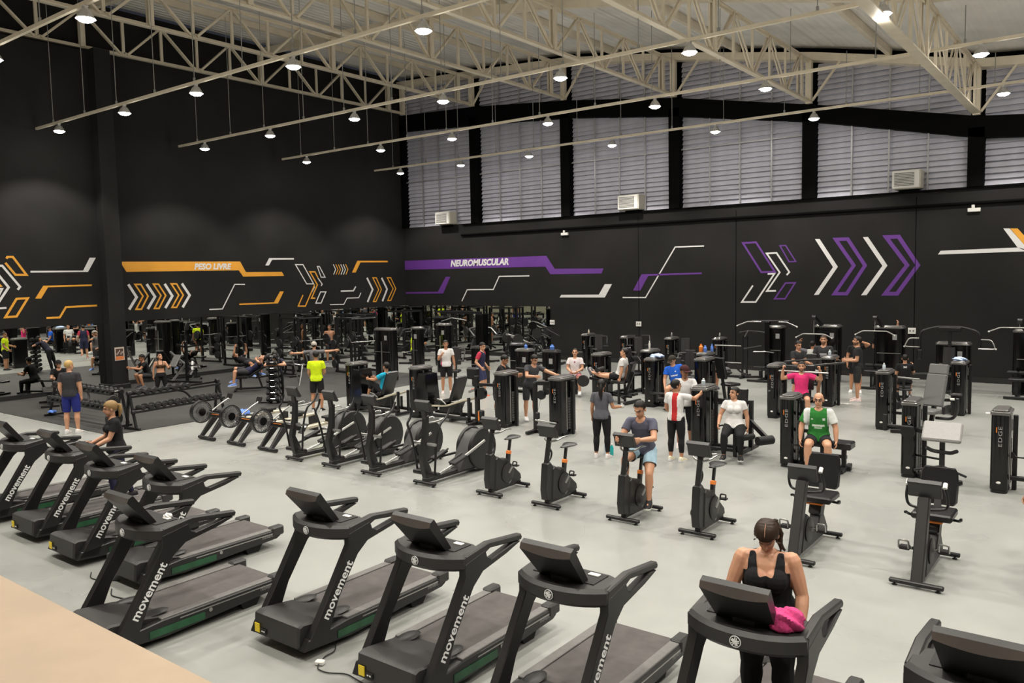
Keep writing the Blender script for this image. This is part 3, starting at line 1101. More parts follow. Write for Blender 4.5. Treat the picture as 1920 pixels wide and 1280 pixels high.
def make_bike():
    t = thing('exercise_bike', 'x', 'exercise bike', (0, 0, 0), 0, 'upright exercise bikes')
    f = MB()
    cross_foot(f, .03, .56)
    f.build('front_foot', 'metal', t)
    f = MB()
    cross_foot(f, .86, .48)
    f.build('rear_foot', 'metal', t)
    MB().box((0, .46, .09), (.08, .84, .06), .01).build('base_bar', 'metal', t)
    MB().prism([(-.02, .14), (.12, .10), (.22, .20), (.22, .62), (.10, .74), (.0, .72), (-.05, .30)], -.06, .06, 'x', .015).build('front_cover', 'plastic', t)
    MB().beam((0, .03, .60), (0, .16, 1.13), .075, .05, .008).build('console_post', 'plastic', t)
    MB().prism([(.10, .12), (.30, .08), (.66, .09), (.86, .14), (.84, .24), (.62, .42), (.46, .58), (.34, .58), (.20, .66), (.14, .62)], -.075, .075, 'x', .02).build('housing', 'plastic', t)
    for sx in (-1, 1):
        c = MB().lathe([(.16, 0), (.17, .012), (.155, .02), (.06, .022)], (sx * .075, .45, .33), 'x', 20) if sx > 0 else MB().lathe([(.16, 0), (.17, -.012), (.155, -.02), (.06, -.022)], (-.075, .45, .33), 'x', 20)
        c.build('crank_cover', 'plastic2', t)
        MB().ell((sx * .076, .52, .16), (.004, .05, .012), 8, 6, rotx(R_(35))).build('badge', 'inkgrey', t)
        dy, dz = (.10, .12) if sx > 0 else (-.10, -.12)
        cr = MB().beam((sx * .10, .45, .33), (sx * .12, .45 + dy, .33 + dz), .02, .035).build('crank', 'steel', t, 0)
        MB().box((sx * .18, .45 + dy, .33 + dz), (.10, .08, .025), .008).build('pedal', 'rubber', t)
        MB().tube(fillet([(sx * .14, .41 + dy, .34 + dz), (sx * .14, .43 + dy, .40 + dz), (sx * .22, .43 + dy, .40 + dz), (sx * .22, .41 + dy, .34 + dz)], .02, 3), .012, 6).build('toe_strap', 'rubber', t)
    MB().beam((0, .54, .36), (0, .585, .66), .055, .085, .01).build('seat_tube', 'plastic', t)
    MB().beam((0, .58, .62), (0, .597, .685), .062, .095, .01).build('collar', 'orange', t)
    MB().beam((0, .59, .66), (0, .64, .88), .035, .045).build('seat_post', 'metal', t, 0)
    rings = []
    for y, w, z0, z1 in ((.50, .03, .885, .905), (.56, .045, .875, .915), (.64, .075, .87, .92), (.72, .125, .875, .93), (.79, .13, .88, .935), (.83, .09, .89, .925)):
        rings.append([(w * math.cos(a), y, (z0 + z1) / 2 + (z1 - z0) / 2 * math.sin(a)) for a in [2 * math.pi * k / 12 for k in range(12)]])
    MB().loft(rings).build('saddle', 'pad', t)
    bike_console(t, .10, 1.22)
    for sx in (-1, 1):
        MB().tube(fillet([(sx * .03, .14, 1.06), (sx * .13, .2, 1.08), (sx * .16, .34, 1.12), (sx * .16, .46, 1.10)], .05, 3), .015, 7).build('handlebar', 'steel', t)
        MB().tube([(sx * .05, .16, 1.12), (sx * .06, .30, 1.19)], .014, 6).build('elbow_bar', 'metal', t)
    MB().tube(fillet([(.0, .12, .74), (.0, .19, .78), (.0, .22, .86), (.0, .17, .93)], .04, 3), .018, 6).build('bottle_holder', 'plastic', t)
    return t


BK = make_bike()
for k, (x, lab) in enumerate([(-8.49, 'leftmost upright bike, next to the ellipticals'), (-7.30, 'second upright bike from the left, empty'), (-5.90, 'upright bike ridden by the man in grey-blue shirt'), (-4.71, 'rightmost upright bike, empty, beside the rider')]):
    if k == 0:
        BK.location = (x, 10.36, 0)
        BK['label'] = lab
    else:
        copy_tree(BK, (x, 10.33, 0), 0, lab)


# ---------------------------------------------------------------- recumbent bike
def make_recumbent():
    t = thing('recumbent_bike', 'x', 'exercise bike', (0, 0, 0), 0, 'recumbent bikes')
    f = MB()
    cross_foot(f, .0, .58)
    f.build('front_foot', 'metal', t)
    f = MB()
    cross_foot(f, 1.32, .52)
    f.build('rear_foot', 'metal', t)
    MB().prism([(.0, .07), (.16, .07), (.46, .98), (.34, 1.0)], -.065, .065, 'x', .012).build('front_post', 'plastic2', t)
    MB().prism([(.18, .08), (1.28, .08), (1.30, .16), (1.06, .46), (.98, .46), (.86, .25), (.60, .20), (.50, .50), (.40, .55), (.30, .42)], -.07, .07, 'x', .015).build('housing', 'plastic', t)
    for sx in (-1, 1):
        s = sx
        MB().lathe([(.15, 0), (.16, .012 * s), (.145, .02 * s), (.05, .022 * s)], (sx * .07, .46, .33), 'x', 20).build('crank_cover', 'plastic2', t)
        dy, dz = (.14, -.03) if sx > 0 else (-.14, .04)
        MB().beam((sx * .10, .46, .33), (sx * .12, .46 + dy, .33 + dz), .02, .035).build('crank', 'steel', t, 0)
        MB().box((sx * .19, .46 + dy, .33 + dz), (.12, .09, .05), .015).build('pedal', 'rubber', t)
        MB().tube(fillet([(sx * .14, .42 + dy, .33 + dz), (sx * .14, .40 + dy, .43 + dz), (sx * .25, .40 + dy, .43 + dz), (sx * .25, .42 + dy, .33 + dz)], .03, 3), .012, 6).build('toe_strap', 'steel', t)
    MB().beam((0, .98, .38), (0, 1.06, .56), .16, .20, .02).build('seat_mount', 'metal', t)
    MB().box((0, .93, .565), (.24, .12, .03), .01).build('collar', 'orange', t)
    MB().pad((0, 1.06, .63), (.46, .46, .09)).build('seat', 'pad', t)
    bk = MB()
    rings = []
    for z, w, yy in ((.70, .38, 1.28), (.74, .44, 1.29), (.95, .45, 1.335), (1.10, .42, 1.37), (1.15, .36, 1.38)):
        rings.append([(w / 2 * sx, yy + dy, z) for sx, dy in ((-.92, .045), (-1, 0), (-.92, -.04), (-.3, -.025), (.3, -.025), (.92, -.04), (1, 0), (.92, .045))])
    bk.loft(rings).build('backrest', 'pad', t)
    MB().beam((0, 1.2, .55), (0, 1.36, .9), .08, .05).build('back_post', 'metal', t, 0)
    bike_console(t, .40, 1.07, .36)
    MB().tube(fillet([(-.2, .5, 1.12), (-.23, .55, .95), (-.22, .6, .82), (0, .52, .80), (.22, .6, .82), (.23, .55, .95), (.2, .5, 1.12)], .07, 4), .018, 8).build('handlebar', 'metal', t)
    for sx in (-1, 1):
        MB().cyl((sx * .2, .48, 1.10), (sx * .2, .53, 1.15), .026, n=8).build('grip_end', 'white', t)
        MB().tube(fillet([(sx * .18, 1.12, .56), (sx * .29, 1.06, .57), (sx * .31, .98, .62), (sx * .31, .92, .63)], .05, 3), .018, 7).build('side_handle', 'metal', t)
    MB().lathe([(.026, 0), (.03, 0), (.03, .004), (.026, .004)], (0, .315, .88), 'y', 16, True).build('emblem', 'inkgrey', t)
    return t


RB = make_recumbent()
RB.location = (-3.28, 10.05, 0)
RB['label'] = 'recumbent bike behind the woman in the black tank top'
copy_tree(RB, (-1.84, 10.03, 0), 0, 'recumbent bike at right, whole and unobstructed')
copy_tree(RB, (-.36, 10.05, 0), 0, 'recumbent bike at the right edge, only its end in the photo')


# ---------------------------------------------------------------- elliptical
def make_elliptical():
    t = thing('elliptical_trainer', 'x', 'elliptical', (0, 0, 0), 0, 'elliptical trainers')
    f = MB()
    cross_foot(f, .0, .54)
    f.build('front_foot', 'metal', t)
    f = MB()
    cross_foot(f, 1.74, .5)
    f.build('rear_foot', 'metal', t)
    MB().box((0, .84, .10), (.12, 1.70, .09), .015).build('base_rail', 'plastic', t)
    MB().prism([(.02, .06), (.20, .06), (.13, .30), (.02, .52), (.10, .82), (.12, 1.26), (.04, 1.26), (.0, .86), (-.09, .54), (-.05, .30)], -.055, .055, 'x', .012).build('front_post', 'plastic', t)
    for sx in (-1, 1):
        MB().lathe([(.01, 0), (.38, 0), (.40, .02), (.40, .05), (.38, .07), (.01, .07)], (sx * .15 - .035, 1.46, .44), 'x', 28).build('drive_disc', 'plastic', t)
    MB().prism([(.82, .10), (1.72, .10), (1.78, .2), (1.82, .44), (1.70, .70), (1.46, .80), (1.26, .75), (1.14, .62)], -.14, .14, 'x', .02).build('drive_housing', 'plastic2', t)
    bike_console(t, .02, 1.42, .34)
    MB().beam((0, .06, 1.2), (0, .03, 1.36), .10, .05).build('console_neck', 'plastic', t, 0)
    for sx in (-1, 1):
        ph = 1 if sx > 0 else -1
        MB().tube(fillet([(sx * .24, .05 - .03 * ph, .24), (sx * .25, .03 * ph + .03, .72), (sx * .25, .10 * ph + .02, .98), (sx * .26, .16 * ph + .02, 1.12), (sx * .24, .22 * ph + .16, 1.22), (sx * .24, .24 * ph + .22, 1.36)], .1, 4), .021, 8).build('swing_arm', 'metal', t)
        MB().cyl((sx * .08, .03, .76), (sx * .27, .03, .76), .028, n=8).build('pivot', 'steel', t)
        z0, z1 = (.20, .60) if ph > 0 else (.24, .36)
        MB().tube([(sx * .24, .05, z0), (sx * .24, .62, z0 + .13), (sx * .24, 1.42, z1)], .026, 8).build('link_rod', 'steel' if ph > 0 else 'metal', t)
        zf = z0 + .17
        MB().pad((sx * .24, .66, zf), (.14, .38, .05), rotx(R_(14))).build('foot_plate', 'rubber', t)
        MB().tube([(sx * .17, .48, zf - .02), (sx * .17, .84, zf + .09)], .018, 6).build('foot_lip', 'plastic2', t)
        MB().tube(fillet([(sx * .06, .1, 1.13), (sx * .16, .22, 1.15), (sx * .15, .42, 1.18), (sx * .06, .36, 1.16)], .06, 3), .015, 7).build('fixed_handle', 'steel', t)
        MB().cyl((sx * .1, .06, .22), (sx * .3, .06, .22), .045, n=10).build('hub', 'metal', t)
    return t


EL = make_elliptical()
for k, (x, lab) in enumerate([(-13.6, 'leftmost elliptical, beside the rowers'), (-12.45, 'second elliptical from the left, in front of the neon shirt man'), (-11.3, 'third elliptical from the left, in front of the turquoise shirt man'), (-9.91, 'rightmost elliptical, next to the first upright bike')]):
    if k == 0:
        EL.location = (x, 10.3, 0)
        EL['label'] = lab
    else:
        copy_tree(EL, (x, 10.3, 0), 0, lab)


# ---------------------------------------------------------------- air rower
def make_rower():
    t = thing('rowing_machine', 'x', 'rowing machine', (0, 0, 0), 0, 'air rowers')
    f = MB().cyl((-.32, .0, .05), (.32, .0, .05), .04, n=10).build('front_foot', 'metal', t)
    MB().prism([(-.05, .06), (.06, .06), (.46, .44), (.30, .50)], -.27, -.20, 'x', .01).build('front_leg', 'plastic', t)
    MB().prism([(-.05, .06), (.06, .06), (.46, .44), (.30, .50)], .08, .15, 'x', .01).build('front_leg', 'plastic2', t)
    wh = MB().lathe([(.03, -.035), (.11, -.035), (.11, .035), (.03, .035)], (0, -.12, .69), 'x', 24).build('fan', 'rubber', t)
    sp = MB()
    for k in range(32):
        a = 2 * math.pi * k / 32
        for xx in (-.052, .052):
            sp.beam((xx, -.12 + .05 * math.cos(a), .69 + .05 * math.sin(a)), (xx, -.12 + .245 * math.cos(a + .12), .69 + .245 * math.sin(a + .12)), .007, .009)
    for rr in (.12, .18):
        for xx in (-.052, .052):
            sp.tube([(xx, -.12 + rr * math.cos(a), .69 + rr * math.sin(a)) for a in [2 * math.pi * j / 24 for j in range(25)]], .004, 4)
    sp.build('cage_spokes', 'mesh', wh, 0)
    MB().lathe([(.235, -.056), (.262, -.05), (.262, .05), (.235, .056)], (0, -.12, .69), 'x', 28, True).build('cage_rim', 'metal', wh)
    MB().cyl((-.075, -.12, .69), (.075, -.12, .69), .085, n=14).build('hub', 'gloss', wh)
    MB().beam((0, .05, .62), (0, 1.0, .33), .13, .11, .015).build('body_beam', 'plastic', t)
    MB().beam((.068, .12, .61), (.068, .33, .553), .01, .014).beam((-.068, .12, .61), (-.068, .33, .553), .01, .014).build('accent_strip', 'orange', t, 0)
    MB().beam((0, .9, .34), (0, 2.25, .40), .07, .07, .01).build('seat_rail', 'alu', t)
    MB().beam((-.08, .95, .37), (-.08, 2.2, .42), .014, .02).beam((.08, .95, .37), (.08, 2.2, .42), .014, .02).build('rail_edge', 'alu', t, 0)
    MB().pad((0, 1.75, .50), (.32, .26, .06)).build('seat', 'rubber', t)
    MB().box((0, 1.75, .44), (.14, .2, .08), .02).build('seat_carriage', 'metal', t)
    MB().box((0, 2.2, .19), (.32, .06, .38), .01).build('rear_foot', 'metal', t)
    for sx in (-1, 1):
        MB().box((sx * .15, .86, .38), (.13, .28, .03), .01, rotx(R_(40))).build('footplate', 'rubber', t)
        MB().box((sx * .15, .88, .42), (.14, .05, .02), .008, rotx(R_(40))).build('foot_strap', 'white' if sx > 0 else 'orange', t)
    MB().cyl((-.22, .46, .63), (.22, .46, .63), .018, n=8).build('pull_handle', 'rubber', t)
    MB().tube([(0, .14, .66), (0, .46, .84), (0, .66, .93)], .018, 7).build('monitor_arm', 'steel', t)
    MB().box((0, .66, .97), (.18, .04, .13), .01, rotx(R_(-20))).build('monitor', 'plastic', t)
    return t


RW = make_rower()
for k, (x, lab) in enumerate([(-17.2, 'leftmost rower with a round fan cage'), (-16.02, 'middle rower of the three fan rowers'), (-14.85, 'rightmost rower, beside the first elliptical')]):
    if k == 0:
        RW.location = (x, 10.55, 0)
        RW['label'] = lab
    else:
        copy_tree(RW, (x, 10.55, 0), 0, lab)
# ================================================================ selectorized machines
class ST(MB):
    """mesh builder whose shapes are turned by rz and moved by (dx, dy) inside their machine"""

    def __init__(s, T=(0, 0, 0)):
        super().__init__()
        s.T = T

    def build(s, name, m, parent=None, smooth=35):
        dx, dy, a = s.T
        c, n = math.cos(a), math.sin(a)
        s.v = [(x * c - y * n + dx, x * n + y * c + dy, z) for x, y, z in s.v]
        return super().build(name, m, parent, smooth)


TW = {}


def reuse(key, name, parent, fn):
    """share the mesh of identical parts"""
    if key in TW:
        return put(name, TW[key], parent)
    o = fn()
    TW[key] = o.data
    return o


def tower(root, w=.28, d=.66, h=1.38, text=True, wide=False, cap='cap'):
    k = (round(w, 2), round(d, 2), round(h, 2), wide)
    r = .07 if not wide else (.19 if (w, h) in ((.95, 1.92), (.42, 1.92), (.62, 1.93)) else .10)
    P = rrect(w, d, r, 3)
    reuse(('sh',) + k, 'shroud', root, lambda: MB().prism(P, .05, h - .085, 'z', .008).build('shroud', 'gloss', root))
    reuse(('bs',) + k, 'base', root, lambda: MB().prism(rrect(w - .02, d - .02, r, 3), 0, .05).build('base', 'metal', root))
    reuse(('cp', cap) + k, 'cap', root, lambda: MB().prism(rrect(w + .03, d + .03, r, 3), h - .09, h - .03, 'z', .012).prism(rrect(w - .03, d - .05, r * .8, 3), h - .035, h, 'z', .02).build('cap', cap, root))
    if not wide:
        reuse(('st',) + k, 'weight_stack', root, lambda: stack_mesh(w, d, h).build('weight_stack', 'steel', root, 0))
        reuse(('po',) + k, 'rear_post', root, lambda: MB().box((w / 2 + .055, .10, (h - .12) / 2), (.07, .07, h - .12), .01).build('rear_post', 'metal', root))
        reuse(('pl',) + k, 'placard', root, lambda: MB().box((w / 2 + .004, .16, h - .30), (.006, .12, .19)).build('placard', 'inkgrey', root, 0))
    else:
        reuse(('pl',) + k, 'placard', root, lambda: MB().box((w * .22, -d / 2 - .004, h - .35), (.13, .006, .17)).build('placard', 'inkgrey', root, 0))
        reuse(('hb',) + k, 'stack_bar', root, lambda: MB().box((.02, -d / 2 - .01, h * .55), (w * .8, .02, .02)).build('stack_bar', 'steel', root, 0))
    if text:
        def mk():
            return lettering('lettering', 'EDGE', 'inkgrey', root, (w * .14, -d / 2 - .003, h - .60), (0, 0, 1), (-1, 0, 0), width=.33, height=.055, bold=.0, sp=1.15)
        if ('tx',) + k in TW:
            put('lettering', TW[('tx',) + k], root)
        else:
            TW[('tx',) + k] = mk().data
        reuse(('ta',) + k, 'lettering_accent', root, lambda: MB().box((w * .14 - .08, -d / 2 - .002, h - .33), (.012, .004, .09)).build('lettering_accent', 'orange', root, 0))
        reuse(('bg',) + k, 'badge', root, lambda: MB().ell((0, -d / 2 - .001, .18), (.035, .006, .022), 10, 6).build('badge', 'white', root))


def stack_mesh(w, d, h):
    m = MB()
    m.box((w / 2 + .004, -.08, h * .5), (.012, .035, h * .82))
    for k in range(12):
        m.box((w / 2 + .006, .05, .16 + .062 * k), (.014, .12, .05))
    return m


def machine(name, label, x, y, cat='exercise machine', grp='weight machines', **kw):
    root = thing(name, label, cat, (x, y, 0), 0, grp)
    tower(root, **kw)
    return root


def seat_unit(root, T, seat_z=.50, back=True, padm='pad', tilt=12, back_h=.62):
    S = lambda: ST(T)
    S().box((0, .05, seat_z / 2), (.07, .09, seat_z), .01).build('seat_post', 'metal', root)
    S().pad((0, 0, seat_z + .04), (.40, .40, .08)).build('seat', padm, root)
    if back:
        a = R_(-tilt)
        S().pad((0, .27 + .12, seat_z + .22 + back_h / 2), (.34, .08, back_h), rotx(a)).build('backrest', padm, root)
        S().beam((0, .20, .10), (0, .42, seat_z + .75), .06, .07).build('back_post', 'metal', root)


def floor_bars(root, pts, z=.05, w=.08, h=.07):
    for a, b in pts:
        MB().beam((*a, z), (*b, z), w, h, .008).build('floor_bar', 'metal', root)


def roller(root, T, y, z, L=.46, r=.055, m='rubber'):
    ST(T).cyl((-L / 2, y, z), (-.03, y, z), r, n=12).cyl((.03, y, z), (L / 2, y, z), r, n=12).cyl((-L / 2 - .03, y, z), (L / 2 + .03, y, z), .018, n=8).build('roller_pad', m, root)


def handles(root, T, z=1.0, spread=.34, reach=-.25, m='metal'):
    for sx in (-1, 1):
        ST(T).tube(fillet([(sx * .12, .34, z + .35), (sx * spread, .30, z + .35), (sx * spread, .0, z + .1), (sx * spread, reach, z), (sx * spread * .6, reach, z)], .08, 3), .024, 8).build('lever_arm', m, root)
        ST(T).cyl((sx * spread * .55, reach, z), (sx * (spread + .05), reach, z), .028, n=8).build('grip', 'rubber', root)


def side_handles(root, T, z=.52):
    for sx in (-1, 1):
        ST(T).tube(fillet([(sx * .18, .1, z), (sx * .27, .05, z), (sx * .27, -.16, z + .02)], .05, 3), .018, 7).build('side_handle', 'metal', root)


PI = math.pi
# ---- row nearest the bikes (tower fronts at y = 15.1)
def leg_press(x, y, label):
    r = machine('leg_press', label, x, y, w=.34, d=.62)
    MB().prism([(.18, .30), (.20, 1.05), (.26, 1.22), (.52, 1.20), (.60, .42), (.48, .18)], -.38, .10, 'y', .02).build('foot_plate', 'gloss', r)
    floor_bars(r, [((.3, -.28), (1.9, -.28)), ((.3, .22), (1.9, .22))], .14, .08, .08)
    floor_bars(r, [((1.86, -.32), (1.86, .26)), ((1.3, -.32), (1.3, .26))], .06)
    for yy in (-.22, .16):
        MB().tube(fillet([(.55, yy, .36), (1.1, yy, .40), (1.4, yy, .50), (1.86, yy, .64)], .2, 3), .026, 8).build('guide_rail', 'alu', r)
        MB().box((1.86, yy, .36), (.07, .07, .62), .01).build('end_post', 'metal', r)
        MB().box((1.6, yy, .30), (.05, .05, .36)).build('mid_post', 'metal', r)
    MB().pad((1.02, -.03, .52), (.42, .46, .10), roty(R_(-14))).build('seat', 'pad', r)
    MB().pad((1.36, -.03, .86), (.11, .42, .66), roty(R_(22))).build('backrest', 'pad', r)
    MB().prism([(.8, .22), (1.3, .22), (1.45, .50), (1.2, .46), (.82, .44)], -.2, .14, 'y', .015).build('carriage', 'plastic', r)
    for yy in (-.30, .24):
        MB().tube(fillet([(1.15, yy, .46), (1.0, yy, .56), (.86, yy, .58)], .05, 3), .018, 7).build('side_handle', 'steel', r)
    return r


leg_press(-17.45, 15.5, 'leg press with the man in the turquoise shirt, cream rails')
leg_press(-15.03, 15.6, 'empty leg press with a dark backrest, behind the rightmost elliptical')

r = machine('calf_machine', 'dark tower machine on which two men lean, right of the empty leg press', -12.2, 15.7, w=.34, d=.62)
MB().box((-.75, -.25, .62), (.10, .10, 1.24), .01).build('front_post', 'metal', r)
MB().beam((-.75, -.25, 1.02), (0, -.1, 1.02), .08, .07).build('cross_bar', 'metal', r)
MB().pad((-.95, -.15, 1.28), (.34, .18, .30)).build('shoulder_pad', 'pad', r)
MB().beam((-.75, -.25, .90), (-1.05, -.2, .80), .05, .06).build('lever_arm', 'steel', r)
MB().cyl((-.62, -.3, .8), (-.62, -.18, .8), .15, n=16).build('cam', 'metal', r)
MB().box((-.60, -.28, .30), (.14, .12, .16), .02).build('stop_block', 'plastic', r)
MB().box((-.64, -.33, .24), (.03, .03, .24)).build('adjust_pin', 'orange', r)
floor_bars(r, [((-.9, -.25), (.2, -.25)), ((-.75, -.6), (-.75, .3))])

r = machine('cable_machine', 'tall dark tower with a pulley frame on its left, in the middle of the room', -10.45, 15.57, w=.34, d=.70)
MB().box((-.62, -.22, .60), (.09, .09, 1.20), .01).build('front_post', 'metal', r)
MB().beam((-.66, -.22, 1.18), (-.15, .05, 1.18), .08, .09).build('cross_bar', 'metal', r)
MB().beam((-.66, -.22, .86), (-.40, -.22, .86), .07, .05).build('pulley_arm', 'metal', r)
MB().cyl((-.42, -.28, .92), (-.42, -.22, .92), .11, n=16).build('pulley_wheel', 'metal', r)
MB().cyl((-.28, -.24, 1.0), (-.28, -.20, 1.0), .07, n=14).build('pulley_wheel', 'metal', r)
MB().cyl((-.44, -.25, .84), (-.54, -.25, .50), .006, n=5).build('steel_cable', 'cable', r)
MB().box((-.54, -.25, .42), (.10, .08, .16), .02).build('stop_block', 'plastic', r)
for k in range(3):
    MB().tube([(-.5, -.4 + .1 * k, .34 - .05 * k), (.1, -.42 + .1 * k, .32 - .06 * k)], .02, 7).build('foot_bar', 'steel', r)
floor_bars(r, [((-.7, -.22), (.2, -.22)), ((-.62, -.6), (-.62, .2))])

r = machine('hip_machine', 'machine with the seated woman in the white shirt', -6.95, 15.65, w=.34, d=.66)
seat_unit(r, (.78, -.30, R_(8)))
MB().beam((.1, .15, 1.06), (.9, .12, 1.06), .06, .07).build('cross_bar', 'metal', r)
MB().beam((.95, .15, .1), (.95, .15, 1.1), .08, .08).build('rear_post', 'metal', r)
floor_bars(r, [((.1, .1), (1.0, .1)), ((.1, -.2), (.9, -.2)), ((.95, -.4), (.95, .5))], .12)
MB().beam((.9, .12, .72), (1.35, -.05, .40), .06, .09).build('lever_arm', 'metal', r)
ST((1.32, -.08, R_(60))).cyl((-.18, 0, .36), (.18, 0, .36), .09, n=14).build('roller_pad', 'rubber', r)
ST((1.02, -.25, R_(70))).cyl((-.18, 0, .42), (.18, 0, .42), .06, n=14).build('roller_pad', 'rubber', r)
side_handles(r, (.78, -.30, R_(8)), .62)
r2 = MB().tube([(.25, -.55, .09), (.42, -.62, .07), (.55, -.60, .09)], .025, 7).build('foot_bar', 'steel', r)

r = machine('seated_row', 'machine with the seated bald man in the green jersey', -5.04, 15.33, w=.26, d=.56)
MB().pad((.62, -.12, .50), (.40, .36, .08)).build('seat', 'pad', r)
MB().box((.98, -.05, .50), (.34, .34, .13), .02).build('seat_end', 'pad', r)
MB().box((.60, .0, .24), (.08, .08, .46), .01).build('seat_post', 'metal', r)
MB().box((.98, .0, .24), (.08, .08, .46), .01).build('seat_post', 'metal', r)
for z in (.98, .66, .24):
    MB().beam((.1, .12, z), (.62 if z > .3 else 1.0, .12, z), .06, .06).build('cross_bar', 'metal', r)
MB().tube(fillet([(.4, -.2, .46), (.2, -.34, .46), (.2, -.45, .48)], .05, 3), .02, 7).build('side_handle', 'metal', r)
floor_bars(r, [((.1, .05), (1.1, .05)), ((1.0, -.3), (1.0, .35))])
MB().box((.45, -.25, .03), (.5, .12, .05), .01).build('foot_rest', mat('faded_red', (.30, .06, .07), .5), r)

r = machine('preacher_curl', 'machine with a large pale grey tilted pad, behind the right recumbent bike', -3.0, 15.75, w=.26, d=.66)
MB().pad((.58, -.62, .93), (.60, .10, .36), rotx(R_(-38)), .035).build('arm_pad', 'padgrey', r)
MB().box((.58, -.58, .45), (.08, .08, .85), .01).build('pad_post', 'metal', r)
MB().beam((.1, -.3, .88), (.58, -.56, .84), .06, .07).build('cross_bar', 'metal', r)
MB().beam((.1, -.2, .40), (.58, -.55, .44), .03, .03).build('cross_bar', 'metal', r)
MB().tube(fillet([(.36, -.72, .66), (.44, -.66, .60), (.72, -.62, .58), (.82, -.70, .64)], .05, 3), .032, 8).build('curl_handle', 'rubber', r)
MB().tube([(.2, -.85, .28), (.58, -.60, .34), (.98, -.85, .26)], .022, 7).build('step_bar', 'metal', r)
MB().tube([(-.34, -.55, .96), (.1, -.45, .93)], .022, 7).build('lever_arm', 'metal', r)
MB().cyl((-.34, -.55, .86), (-.34, -.55, 1.14), .035, n=10).build('grip', 'rubber', r)
MB().cyl((-.34, -.55, .84), (-.34, -.55, .87), .02, n=8).build('grip_end', 'white', r)
MB().cyl((0, -.40, .84), (0, -.36, .84), .12, n=14).build('cam', 'metal', r)
floor_bars(r, [((0, -.1), (.58, -.55)), ((.30, -.75), (.86, -.40))])

r = machine('low_row', 'dark tower with a pale silver cap near the right edge of the photo', -1.58, 15.40, w=.26, d=.60)
MB().tube([(.16, 0, .60), (.24, -.02, .575), (.62, -.02, .58)], .014, 7).build('steel_cable', 'metal', r)
MB().cyl((.15, -.03, .60), (.15, .03, .60), .05, n=12).build('pulley_wheel', 'metal', r)
MB().box((.66, -.02, .60), (.08, .05, .06), .01).build('stop_block', 'metal', r)
MB().box((-.18, -.1, 1.28), (.1, .04, .03), .01).build('cap_bracket', 'white', r)
floor_bars(r, [((.1, 0), (2.2, 0)), ((2.0, -.4), (2.0, .4))], .22)
MB().pad((1.6, 0, .45), (.9, .3, .08)).build('seat', 'pad', r)
MB().box((.8, -.05, .95), (.12, .05, .16), .01).build('pull_handle', 'rubber', r)

# ---- second row
r = machine('shoulder_press', 'left tower of the pair framing the man in the pink shirt', -7.05, 20.3, w=.28, d=.66)
seat_unit(r, (.72, -.20, 0))
floor_bars(r, [((.1, .1), (.75, .1)), ((.72, -.5), (.72, .6))])
MB().tube(fillet([(.1, .2, 1.30), (.5, .25, 1.28), (1.5, .6, 1.40)], .1, 3), .025, 8).build('lever_arm', 'metal', r)
MB().cyl((.15, -.28, 1.22), (1.35, -.24, 1.22), .02, n=8).build('press_bar', 'steel', r)
MB().tube([(.12, 0, 1.16), (.25, -.15, 1.22), (.2, -.28, 1.22)], .022, 7).build('lever_arm', 'metal', r)
MB().tube([(.05, -.5, .5), (.05, -.66, .75)], .035, 8).build('foot_lever', 'rubber', r)

r = machine('hip_abductor', 'tower left of the empty grey abductor seat', -4.43, 20.1, w=.28, d=.66)
T = (.95, -.18, R_(-14))
ST(T).pad((0, 0, .50), (.44, .42, .09)).build('seat', 'padmid', r)
ST(T).pad((0, .33, .94), (.44, .10, .74), rotx(R_(-18)), .03).build('backrest', 'padmid', r)
ST(T).pad((0, .50, 1.40), (.42, .09, .24), rotx(R_(-18)), .03).build('head_pad', 'padmid', r)
ST(T).beam((0, .1, .06), (0, .42, .9), .08, .08).build('back_post', 'metal', r)
for sx in (-1, 1):
    ST(T).tube(fillet([(sx * .1, .15, .34), (sx * .45, .2, .34), (sx * .62, .0, .55), (sx * .66, -.1, .86)], .15, 4), .035, 8).build('lever_arm', 'metal', r)
    ST(T).pad((sx * .5, -.25, .62), (.07, .34, .18)).build('knee_pad', 'pad', r)
    ST(T).tube(fillet([(sx * .62, .2, .92), (sx * .72, -.05, .94), (sx * .5, -.14, .94), (sx * .42, .16, .92), (sx * .62, .2, .92)], .08, 3), .02, 7).build('hand_loop', 'metal', r)
    ST(T).tube([(sx * .36, .3, .5), (sx * .45, .1, .54), (sx * .42, -.2, .56)], .02, 7).build('side_handle', 'metal', r)
for z in (.36, .55):
    MB().beam((.1, .1, z), (.8, .0, z), .06, .06).build('cross_bar', 'metal', r)
MB().box((.42, -.1, .62), (.05, .05, 1.24)).build('front_post', 'metal', r)
MB().tube([(.3, -.12, 1.22), (.75, -.12, 1.20)], .022, 7).build('top_handle', 'steel', r)
floor_bars(r, [((.1, 0), (1.5, -.1)), ((.25, -.55), (.95, -.45)), ((1.4, -.5), (1.4, .4))])
MB().cyl((.55, -.62, .30), (.55, -.62, .62), .045, n=10).build('roller_pad', 'rubber', r)

